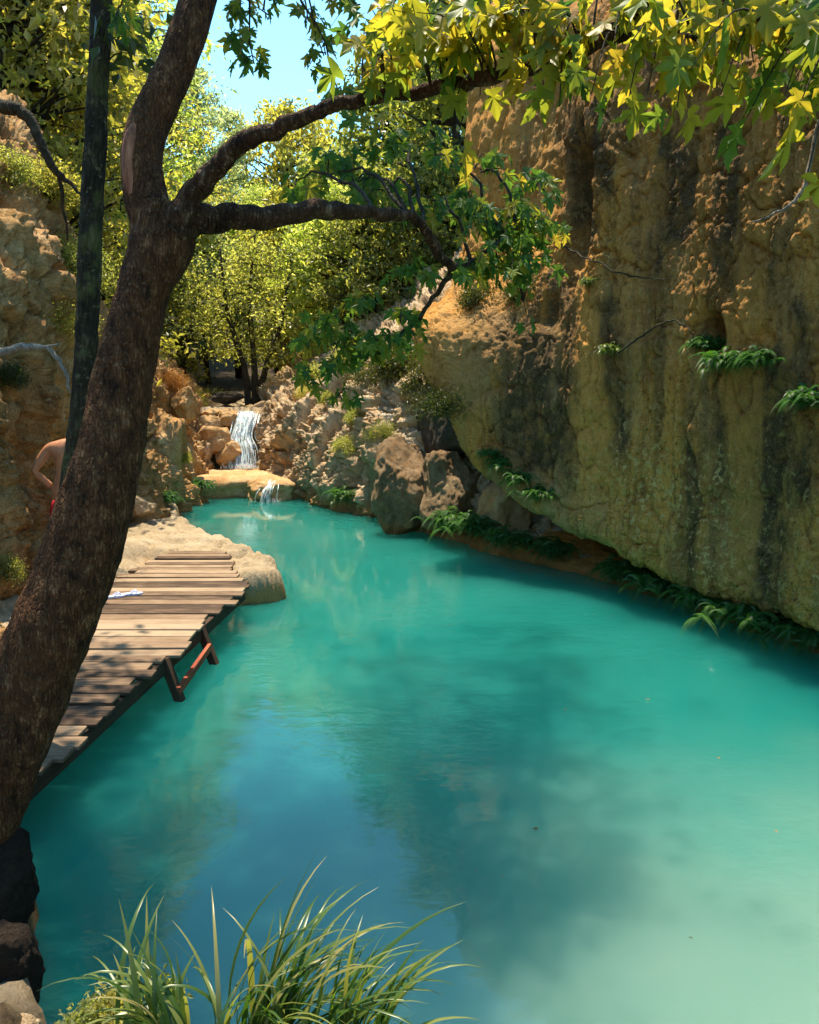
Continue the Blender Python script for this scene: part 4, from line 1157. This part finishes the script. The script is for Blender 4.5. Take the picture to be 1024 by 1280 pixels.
# farther sprays: px, py, Z, number of twigs, spread px, leaf size
for branch, lst in (
    (PE, [(590, 250, 5.1, 7, 30, .115), (620, 300, 5.1, 13, 36, .12), (655, 280, 5.2, 15, 34, .12), (640, 335, 5.2, 14, 32, .12), (600, 265, 5.1, 8, 30, .12), (590, 340, 5.1, 8, 26, .12), (600, 210, 5.1, 4, 30, .12), (670, 230, 5.3, 6, 25, .12), (540, 250, 4.9, 5, 30, .12), (545, 200, 5.0, 5, 35, .12)]),
    (PD, [(400, 410, 5.5, 8, 30, .12), (440, 420, 5.4, 9, 32, .12), (475, 430, 5.3, 8, 28, .12), (420, 455, 5.4, 5, 25, .11), (385, 470, 5.5, 4, 14, .11), (500, 400, 5.2, 5, 25, .115), (530, 350, 5.0, 5, 25, .115), (430, 500, 5.4, 3, 12, .10), (450, 380, 5.2, 5, 25, .11)]),
    (PB, [(372, 225, 4.9, 4, 28, .12), (410, 218, 4.9, 5, 28, .12), (445, 228, 4.9, 6, 26, .12), (482, 235, 4.9, 6, 28, .12), (500, 185, 5.0, 5, 30, .12)]),
    (np.concatenate(high), [(296, 20, 5.2, 3, 20, .11), (330, 12, 5.2, 3, 22, .11), (385, 25, 5.2, 4, 24, .11), (405, 70, 5.2, 4, 22, .11), (318, 80, 5.2, 3, 14, .11), (300, 45, 5.3, 2, 14, .11), (440, 8, 5.2, 3, 22, .11), (425, 120, 5.2, 2, 14, .11), (150, 10, 4.6, 3, 26, .11)])):
    for px, py, Z, n, sp, size in lst:
        c0 = np.array(W(px, py, Z)) - np.array(rl)
        near = branch[int(np.argmin(np.linalg.norm(branch - c0, axis=1)))]
        if np.linalg.norm(near - c0) > 0.35:
            twigs.add([near, (near + c0) / 2 + (0, 0, 0.12), c0], [0.012, 0.008, 0.004], seg=5, n=12, wob=0.04, seed=int(px))
        for k in range(max(2, int(n * 0.72))):
            e1 = np.array(W(px + g.normal() * sp * 0.7, py + g.normal() * sp * 0.6, Z + g.normal() * 0.25)) - np.array(rl)
            spray(c0 + g.normal(size=3) * 0.02, e1, 6, size * 0.85, far_leaves, sag=0.04, spread=0.06)
# unseen leaves above the frame, added to shade the deck and the water
for P in high:
    for k in range(44):
        b = P[int(g.integers(13, 30))]
        e1 = b + g.normal(size=3) * (0.75, 0.75, 0.35)
        wpt = e1 + np.array(rl)
        px, py = project(wpt[None, :])
        if py[0] > -140: continue
        spray(b, e1, 8, 0.17, far_leaves, sag=0.1, spread=0.13)

# the 300 largest in view are leaves of their own; the rest is one mass
def view_size(m):
    p = np.array(m.translation + rl)[None, :]
    px, py = project(p)
    if not (-20 < px[0] < 1044 and -30 < py[0] < 700): return 0
    return m.to_scale().x / (p[0, 1] + 0.01)
ranked = sorted(near_leaves + far_leaves, key=view_size, reverse=True)
for k, m in enumerate(ranked[:300]):
    o = link('leaf', leaf_var[k % 7], parent=root)
    o.matrix_local = m
Vs, Fs, n = [], [], 0
for k, m in enumerate(ranked[300:]):
    v, f = leaf_np[k % 7]
    A = np.array(m)
    Vs.append(v @ A[:3, :3].T + A[:3, 3]); Fs.append(f + n); n += len(v)
o = link('foliage', mesh_np('foliage', np.concatenate(Vs), np.concatenate(Fs), False), M['plane_leaf_green'], root)
o['kind'] = 'stuff'
o = link('twigs', twigs.mesh('twigs'), M['thin_bark'], root)
o['kind'] = 'stuff'

# ------------------------------------------------------------------ thin mossy tree behind it
r2 = empty('thin_tree', WZ(25, 5.1, 0.3))
tag(r2, 'thin straight mossy tree behind the leaning plane tree', 'tree')
T = Tubes()
pts = [W(25, 950, 5.1), W(72, 720, 5.1), W(99, 540, 5.12), W(108, 420, 5.15), (W(113, 300, 5.18)), W(120, 160, 5.2), W(127, 0, 5.25), W(132, -160, 5.3), W(140, -330, 5.4)]
T.add([tuple(Vector(p) - r2.location) for p in pts], [0.085, 0.075, 0.068, 0.066, 0.063, 0.060, 0.056, 0.045, 0.02], seg=18, n=90, bark=0.006, seed=40, wob=0.012)
link('trunk', T.mesh('trunk'), M['mossy_bark'], r2)
T = Tubes(); Vs = []
for k, (px, py) in enumerate([(150, 25), (165, 50), (172, 70), (140, 45), (185, 20), (150, -80), (90, -100), (170, -60)]):
    a = Vector(W(125, py + 15, 5.24)) - r2.location
    b = Vector(W(px, py, 5.15 + 0.1 * (k % 3))) - r2.location
    T.add([a, (a + b) / 2 + Vector((0, 0, 0.05)), b], [0.008, 0.005, 0.002], seg=4, n=6)
    Vs.append(np.array(b) + g.normal(size=(9, 3)) * 0.06)
link('twigs', T.mesh('twigs'), M['thin_bark'], r2)
V, F = leaf_cloud(np.concatenate(Vs), 0.10, g, droop=0.6)
link('leaves', mesh_np('leaves', V, F, False), M['leaf_dark'], r2)

# dark bare limb at the far upper left
T = Tubes()
T.add([W(-40, 132, 9.5), W(10, 134, 9.5), W(38, 150, 9.5), W(60, 200, 9.5), W(80, 222, 9.6), W(105, 245, 9.7)], [0.085, 0.07, 0.055, 0.045, 0.03, 0.015], seg=8, n=40, wob=0.03, bark=0.006, seed=44)
T.add([W(50, 180, 9.5), W(70, 215, 9.6), W(78, 250, 9.8), W(84, 300, 10)], [0.03, 0.025, 0.02, 0.01], seg=6, n=16, wob=0.03, seed=45)
tag(link('bare_limb', T.mesh('bare_limb'), M['thin_bark']), 'dark bare crooked limb reaching in from the upper left edge', 'branch')
T = Tubes()
T.add([W(-40, 446, 6.9), W(0, 440, 6.9), W(30, 434, 6.85), W(60, 436, 6.8), W(82, 466, 6.8), W(88, 492, 6.8)], [0.042, 0.036, 0.028, 0.02, 0.014, 0.006], seg=8, n=40, wob=0.02, bark=0.004, seed=46)
T.add([W(42, 436, 6.82), W(60, 433, 6.8), W(74, 430, 6.8)], [0.018, 0.012, 0.005], seg=6, n=10)
tag(link('dead_branch', T.mesh('dead_branch'), M['dead_wood']), 'bleached grey dead branch sticking out from the left wall', 'branch')
T = Tubes()
T.add([W(1024, 150, 2.6), W(1010, 215, 2.6), W(1004, 236, 2.6), W(985, 258, 2.6), W(962, 270, 2.6), W(938, 278, 2.6)], [0.006, 0.006, 0.006, 0.005, 0.004, 0.002], seg=5, n=24, wob=0.008)
tag(link('dry_twig', T.mesh('dry_twig'), M['dead_wood']), 'pale dry hanging twig at the right edge below the leaves', 'twig')
T = Tubes()
T.add([hit(*p) + Vector((-0.05, -0.05, 0)) for p in vine_px[0]], [0.012, 0.012, 0.011, 0.010, 0.008, 0.005], seg=5, n=30, wob=0.03)
tag(link('vine', T.mesh('vine'), M['thin_bark']), 'thin arching vine between the light plant and the cliff hole', 'vine')
T = Tubes()
T.add([hit(*p) + Vector((-0.03, -0.03, 0)) for p in vine_px[1]], [0.014, 0.013, 0.011, 0.009, 0.004], seg=5, n=30, wob=0.05)
tag(link('vine', T.mesh('vine'), M['thin_bark']), 'thin dark root running across the upper cliff face', 'vine')

# ------------------------------------------------------------------ wooden deck
def wood_material(name, cols, rnd=True):
    t = NT(name)
    co = t.coord()
    oi = t.n('ShaderNodeObjectInfo').outputs['Random']
    v = t.n('ShaderNodeVectorMath', {0: co, 1: t.n('ShaderNodeCombineXYZ', {0: t.math('MULTIPLY', oi, 31.0), 1: t.math('MULTIPLY', oi, 57.0), 2: 0.0}).outputs[0]}, operation='ADD').outputs[0]
    a = t.noise(t.mapv(v, (0.55, 9, 9)), 7, 6, 0.65, 0.6)
    b = t.noise(v, 2.3, 4, 0.6)
    f = t.math('ADD', t.math('ADD', t.math('MULTIPLY', a, 0.55), t.math('MULTIPLY', b, 0.30)), t.math('MULTIPLY', t.math('SUBTRACT', oi, 0.5), 0.34))
    c = t.ramp(f, [(0.25, cols[0]), (0.42, cols[1]), (0.60, cols[2])])
    return t.done(t.bsdf(c, 0.82, 0.25, t.bump(a, 0.6, 0.006)))
M['plank'] = wood_material('weathered_plank', [(0.050, 0.028, 0.016), (0.21, 0.132, 0.076), (0.34, 0.245, 0.155)])
M['beam'] = wood_material('dark_beam', [(0.03, 0.017, 0.010), (0.075, 0.038, 0.022), (0.14, 0.07, 0.04)])
M['red_beam'] = wood_material('red_brace', [(0.18, 0.04, 0.02), (0.42, 0.10, 0.045), (0.55, 0.20, 0.10)])
def bar(name, a, b, w, h, mat, parent, bev=0.004, roll=None):
    """box from a to b, w wide (horizontal), h high"""
    a, b = Vector(a), Vector(b)
    d = b - a
    bm = bmesh.new()
    bmesh.ops.create_cube(bm, size=1)
    for v in bm.verts:
        v.co = Vector((v.co.x * d.length, v.co.y * w, v.co.z * h))
    bmesh.ops.bevel(bm, geom=bm.edges[:], offset=bev, segments=1, affect='EDGES')
    me = bpy.data.meshes.new(name); bm.to_mesh(me); bm.free()
    o = link(name, me, M[mat], parent)
    x = d.normalized()
    z = Vector((0, 0, 1)) if abs(x.z) < 0.95 else Vector((0, 1, 0))
    y = z.cross(x).normalized(); z = x.cross(y)
    m = Matrix((x, y, z)).transposed().to_4x4(); m.translation = (a + b) / 2
    o.matrix_local = Matrix.Translation(-parent.location) @ m if parent else m
    return o
deck = empty('deck', (-2.8, 7.0, 0.0))
tag(deck, 'weathered plank deck along the left bank with dark trestle legs', 'deck')
DZ = 0.38
gd = np.random.default_rng(15)
y = 3.75
k = 0
while y < 11.25:
    w = 0.145 + gd.random() * 0.03
    xr = np.interp(y, [3.75, 4.83, 9.27, 9.6, 11.2], [-2.2, -2.09, -1.78, -2.0, -2.45]) + gd.normal() * 0.03 + (gd.random() < 0.2) * -0.07
    xl = (-4.0 if y < 7.9 else -3.55) + gd.normal() * 0.04
    if y > 9.3: xl = np.interp(y, [9.3, 10.8], [-3.5, -3.2]) + gd.normal() * 0.08
    zz = DZ - 0.014 + gd.normal() * 0.006
    yy = y + w / 2
    o = bar('plank', (xl, yy + gd.normal() * 0.012, zz + gd.normal() * 0.003), (xr, yy + gd.normal() * 0.012, zz), w, 0.028, 'plank', deck)
    y += w + 0.012 + gd.random() * 0.012
    k += 1
ey = lambda yv: float(np.interp(yv, [3.75, 4.83, 9.27], [-2.2, -2.09, -1.78]))
bar('edge_beam', (ey(3.8) - 0.07, 3.8, DZ - 0.095), (ey(9.25) - 0.07, 9.25, DZ - 0.095), 0.05, 0.12, 'beam', deck)
bar('inner_beam', (-3.0, 3.8, DZ - 0.095), (-2.9, 10.2, DZ - 0.095), 0.06, 0.12, 'beam', deck)
bar('inner_beam', (-3.8, 3.8, DZ - 0.095), (-3.8, 7.9, DZ - 0.095), 0.06, 0.12, 'beam', deck)
for yv, bx in ((6.78, 0.24), (7.72, 0.26)):
    bar('leg', (ey(yv) - 0.08, yv + 0.02, DZ - 0.03), (ey(yv) + bx, yv - 0.05, -0.55), 0.075, 0.07, 'beam', deck)
bar('brace', (ey(6.78) + 0.045, 6.74, 0.09), (ey(7.72) + 0.02, 7.69, 0.17), 0.035, 0.07, 'red_beam', deck)
for yv in (6.78, 7.72): bar('leg', (-2.75, yv, DZ - 0.03), (-2.72, yv, -0.6), 0.07, 0.07, 'beam', deck)

# sandals left on the deck
t = NT('sandal_plastic')
M['sandal'] = t.done(t.bsdf((0.62, 0.66, 0.82), 0.45, 0.4))
def sandal(name, loc, rz, label):
    e = empty(name, loc); e.rotation_euler = (0, 0, rz)
    bm = bmesh.new()
    n = 28
    ring = []
    for q in range(n):
        a = 2 * math.pi * q / n
        x = 0.13 * math.cos(a)
        wv = 0.047 if math.cos(a) > 0 else 0.036
        ring.append((x, wv * math.sin(a) * (1 + 0.12 * math.cos(a)), 0))
    lo = [bm.verts.new(p) for p in ring]; hi = [bm.verts.new((p[0], p[1], 0.018)) for p in ring]
    bm.faces.new(lo[::-1]); bm.faces.new(hi)
    for q in range(n): bm.faces.new((lo[q], lo[(q + 1) % n], hi[(q + 1) % n], hi[q]))
    me = bpy.data.meshes.new('sole'); bm.to_mesh(me); bm.free()
    link('sole', me, M['sandal'], e)
    T = Tubes()
    for sdn in (-1, 1):
        T.add([(0.075, 0, 0.018), (0.05, sdn * 0.025, 0.045), (-0.005, sdn * 0.040, 0.016)], [0.006, 0.007, 0.006], seg=6, n=10)
    link('strap', T.mesh('strap'), M['sandal'], e)
    return tag(e, label, 'sandal', 'pair of sandals on the deck')
ps = W(146, 750, 8.75)
sandal('sandal', (ps.x - 0.02, 8.72, DZ + 0.003), 0.55, 'pale blue sandal lying on the deck, nearer the trunk')
sandal('sandal', (ps.x + 0.12, 8.83, DZ + 0.003), 0.35, 'pale blue sandal lying on the deck, farther from the trunk')

# ------------------------------------------------------------------ the bather on the path
def skin_body(name, verts, edges, radii, mat, parent, loc, sub=2, rootv=0):
    me = bpy.data.meshes.new(name + '_tmp')
    me.from_pydata(verts, edges, [])
    o = bpy.data.objects.new(name + '_tmp', me)
    col.objects.link(o)
    sm = o.modifiers.new('skin', 'SKIN')
    for q, r in enumerate(radii):
        r = r if isinstance(r, tuple) else (r, r)
        me.skin_vertices[0].data[q].radius = r
    me.skin_vertices[0].data[rootv].use_root = True
    sb = o.modifiers.new('sub', 'SUBSURF'); sb.levels = sub; sb.render_levels = sub
    dg = bpy.context.evaluated_depsgraph_get()
    ev = o.evaluated_get(dg)
    nm = bpy.data.meshes.new_from_object(ev)
    bpy.data.objects.remove(o)
    nm.materials.clear(); nm.materials.append(mat)
    for p in nm.polygons: p.use_smooth = True
    return link(name, nm, mat, parent, loc)
t = NT('tanned_skin')
nn = t.noise(t.coord(), 14, 4, 0.6)
M['skin'] = t.done(t.bsdf(t.ramp(nn, [(0.3, (0.38, 0.145, 0.065)), (0.7, (0.50, 0.215, 0.105))]), 0.5, 0.4, None, Subsurface_Weight=0.15, Subsurface_Radius=(0.02, 0.008, 0.004)))
t = NT('red_cloth')
M['shorts'] = t.done(t.bsdf((0.55, 0.02, 0.03), 0.75, 0.2, t.bump(t.noise(t.coord(), 30, 3), 0.3, 0.01)))
t = NT('dark_hair')
M['hair'] = t.done(t.bsdf((0.02, 0.014, 0.01), 0.6, 0.3))
pp = WZ(93, 8.8, 0.62)
pgz = ground_z(pp.x, 8.8)
person = empty('person', (pp.x, 8.8, max(0.55, pgz)))
tag(person, 'shirtless person in red shorts standing with a hand on the hip, half hidden by trunks', 'person')
# front is +y (away from the camera); left is -x
bv = [(0, 0, 0.92), (0, 0.01, 1.08), (0, 0.015, 1.25), (0.02, 0.03, 1.40), (0.05, 0.07, 1.46), (0.08, 0.11, 1.50), (0.12, 0.17, 1.55), (0.15, 0.22, 1.61),
      (-0.10, 0, 0.86), (-0.12, 0.02, 0.50), (-0.13, -0.01, 0.09), (-0.14, 0.13, 0.035),
      (0.10, 0, 0.86), (0.12, 0.03, 0.50), (0.13, 0.0, 0.09), (0.14, 0.14, 0.035),
      (-0.185, 0.0, 1.40), (-0.34, -0.05, 1.16), (-0.19, 0.03, 0.99),
      (0.185, 0.0, 1.40), (0.24, 0.01, 1.12), (0.26, 0.09, 0.88)]
be = [(0, 1), (1, 2), (2, 3), (3, 4), (4, 5), (5, 6), (6, 7), (0, 8), (8, 9), (9, 10), (10, 11), (0, 12), (12, 13), (13, 14), (14, 15), (3, 16), (16, 17), (17, 18), (3, 19), (19, 20), (20, 21)]
br = [(0.155, 0.11), (0.145, 0.10), (0.165, 0.115), (0.15, 0.10), 0.062, 0.058, (0.078, 0.095), (0.06, 0.075),
      0.095, 0.062, 0.042, (0.045, 0.03), 0.095, 0.062, 0.042, (0.045, 0.03), 0.062, 0.043, 0.033, 0.062, 0.043, 0.033]
skin_body('body', bv, be, br, M['skin'], person, (0, 0, 0))
def hand(wrist, fwd, side, palm_n, s=1.0):
    w0, f, sd, pn = Vector(wrist), Vector(fwd).normalized(), Vector(side).normalized(), Vector(palm_n).normalized()
    V = [tuple(w0), tuple(w0 + f * 0.08)]; E = [(0, 1)]; Rr = [(0.03, 0.02), (0.038, 0.018)]
    for k, (o_, L) in enumerate([(-0.030, 0.065), (-0.010, 0.078), (0.010, 0.074), (0.028, 0.058)]):
        b0 = len(V)
        V += [tuple(w0 + f * 0.085 + sd * o_), tuple(w0 + f * (0.085 + L * 0.5) + sd * o_ * 1.15 + pn * 0.008), tuple(w0 + f * (0.085 + L * 0.95) + sd * o_ * 1.2 + pn * 0.028)]
        E += [(1, b0), (b0, b0 + 1), (b0 + 1, b0 + 2)]; Rr += [0.0095, 0.0085, 0.007]
    b0 = len(V)
    V += [tuple(w0 + f * 0.03 - sd * 0.035), tuple(w0 + f * 0.065 - sd * 0.058 + pn * 0.01), tuple(w0 + f * 0.09 - sd * 0.062 + pn * 0.02)]
    E += [(0, b0), (b0, b0 + 1), (b0 + 1, b0 + 2)]; Rr += [0.012, 0.0105, 0.008]
    skin_body('hand', V, E, Rr, M['skin'], person, (0, 0, 0), sub=1)
hand((-0.19, 0.03, 0.99), (0.65, 0.35, -0.35), (0.1, 0.5, 0.6), (0.3, -0.6, -0.4))
hand((0.26, 0.09, 0.88), (0.05, 0.15, -1), (0, 1, 0.1), (-1, 0, 0))
sv = [(0, 0, 0.97), (0, 0, 0.90), (-0.105, 0.0, 0.84), (-0.125, 0.01, 0.60), (0.105, 0, 0.84), (0.125, 0.015, 0.60)]
skin_body('shorts', sv, [(0, 1), (1, 2), (2, 3), (1, 4), (4, 5)], [(0.168, 0.125), (0.168, 0.13), 0.115, 0.105, 0.115, 0.105], M['shorts'], person, (0, 0, 0))
bm = bmesh.new(); bmesh.ops.create_icosphere(bm, subdivisions=4, radius=1)
Vh = np.array([v.co[:] for v in bm.verts]); Vh = Vh * (1 + 0.05 * fbm(Vh * 6, 3))[:, None] * (0.088, 0.105, 0.10)
for v, p in zip(bm.verts, Vh): v.co = p
bmesh.ops.delete(bm, geom=[v for v in bm.verts if v.co.y > 0.03 and v.co.z < 0.045 or v.co.z < -0.07], context='VERTS')
for f in bm.faces: f.smooth = True
me = bpy.data.meshes.new('hair'); bm.to_mesh(me); bm.free()
link('hair', me, M['hair'], person, (0.135, 0.175, 1.595))
bm = bmesh.new(); bmesh.ops.create_cone(bm, segments=10, radius1=0.016, radius2=0.006, depth=0.05, cap_ends=True)
me = bpy.data.meshes.new('nose'); bm.to_mesh(me); bm.free()
o = link('nose', me, M['skin'], person, (0.14, 0.285, 1.54)); o.rotation_euler = (R(-20), 0, 0)
for sdn in (-1, 1):
    me = boulder_mesh((0.012, 0.02, 0.032), 77, sub=2, rough=0.02, facets=0)
    link('ear', me, M['skin'], person, (0.125 + sdn * 0.085, 0.175, 1.56))

# ------------------------------------------------------------------ grass in the foreground
def blade_mesh(seed, arch):
    n = 12
    gg = np.random.default_rng(seed)
    tt = np.linspace(0, 1, n)
    ang = arch * tt ** 1.5
    ds = 1.0 / (n - 1)
    x = np.concatenate([[0], np.cumsum(np.sin(ang[:-1]) * ds)])
    z = np.concatenate([[0], np.cumsum(np.cos(ang[:-1]) * ds)])
    w = 0.013 * (1 - tt ** 2.2) * (0.55 + 0.9 * np.minimum(tt * 3, 1)) + 0.0005
    V, F = [], []
    tw = gg.normal() * 0.5
    for k in range(n):
        a = tw * tt[k]
        c, s = math.cos(a), math.sin(a)
        nx, nz = math.cos(ang[k]), -math.sin(ang[k])
        V += [(x[k] - s * w[k] * nx, -c * w[k], z[k] - s * w[k] * nz), (x[k] + 0.25 * w[k] * -nx, 0, z[k] - 0.25 * w[k] * nz), (x[k] + s * w[k] * nx, c * w[k], z[k] + s * w[k] * nz)]
    for k in range(n - 1):
        b = k * 3
        F += [(b, b + 1, b + 4, b + 3), (b + 1, b + 2, b + 5, b + 4)]
    me = bpy.data.meshes.new('blade'); me.from_pydata(V, [], F)
    me.polygons.foreach_set('use_smooth', np.ones(len(F), dtype=bool)); me.update()
    me.materials.append(M['grass'])
    return me
blades = [blade_mesh(500 + k, a) for k, a in enumerate((0.7, 1.1, 1.5, 1.8, 2.1, 2.4, 1.6, 1.3))]
def grass(name, base, n, L, lean, spread, label, seed, rad):
    gg = np.random.default_rng(seed)
    e = empty(name, base)
    for k in range(n):
        o = link('blade', blades[int(gg.integers(0, 8))], parent=e)
        a = gg.normal() * spread + lean
        o.location = (gg.normal() * rad, gg.normal() * rad * 0.6, -0.03)
        o.rotation_euler = (0, R(gg.normal() * 10 + 6), a)
        s = L * (0.55 + 0.55 * gg.random())
        o.scale = (s, 0.55 + 0.35 * gg.random(), s)
        o.scale.y *= 0.62
    return tag(e, label, 'grass tuft')
pg = W(330, 1318, 2.05)
grass('grass_tuft', (pg.x, pg.y, pg.z - 0.03), 84, 0.60, 0.0, 0.85, 'large tuft of long arching green grass at the bottom edge', 1, 0.075)
pg2 = W(215, 1300, 2.1)
grass('grass_tuft', (pg2.x, pg2.y, pg2.z - 0.02), 40, 0.45, math.pi * 0.9, 0.9, 'smaller yellowish grass tuft left of the large tuft', 2, 0.07)
pg3 = W(430, 1330, 1.95)
grass('grass_tuft', (pg3.x, pg3.y, pg3.z - 0.02), 55, 0.45, 0.1, 0.6, 'low grass tuft right of the large tuft at the bottom edge', 3, 0.06)
for k, (px, py, Z, s, m, lab) in enumerate([(150, 1275, 2.3, 0.10, 'leaf_gold', 'small dry herb between bank stone and grass'), (110, 1290, 2.25, 0.09, 'leaf_olive', 'withered olive herb on the near bank'), (195, 1262, 2.35, 0.09, 'leaf_green', 'little green herb beside the yellowish grass')]):
    p = W(px, py, Z)
    e = plant('herb', bush_mesh(600 + k, 0.9, 0.9, 900, 0.22), ('stem', 'foliage'), m, p.x, p.y, s, 0.3, lab, 'herb', None, z=p.z)

# ------------------------------------------------------------------ leaves afloat on the pool
fl = [(670, 1040, 0.030, 'curled brown leaf afloat in the middle of the pool'), (812, 876, 0.026, 'small brown leaf afloat near the bright patch by the cliff'),
      (733, 770, 0.022, 'first of the dark specks afloat below the cliff'), (741, 769, 0.020, 'second of the dark specks afloat below the cliff'), (764, 771, 0.018, 'third and rightmost dark speck afloat below the cliff'),
      (865, 1176, 0.016, 'thin dark leaf afloat at the lower right'), (708, 888, 0.014, 'tiny leaf afloat left of the bright patch'), (970, 1040, 0.016, 'slim leaf afloat near the right edge'),
      (627, 1098, 0.008, 'speck afloat just below the curled brown leaf'), (595, 1090, 0.008, 'speck afloat left of the curled brown leaf'), (900, 950, 0.020, 'pale straw afloat on the bright water')]
for k, (px, py, s, lab) in enumerate(fl):
    z0 = W(px, py, 1.0); t0 = -CAM_H / (z0.z - CAM_H)
    me = leaf_var[k % 7].copy(); me.materials.clear(); me.materials.append(M['leaf_rust'] if k not in (2, 3, 4, 5) else M['leaf_dark'])
    o = link('floating_leaf', me, None, None, (z0.x * t0, t0, 0.008 + s * 0.2))
    o.scale = (s * 1.3,) * 3
    o.rotation_euler = (0.15, 0.1, k * 1.3)
    tag(o, lab, 'leaf', 'leaves floating on the pool')
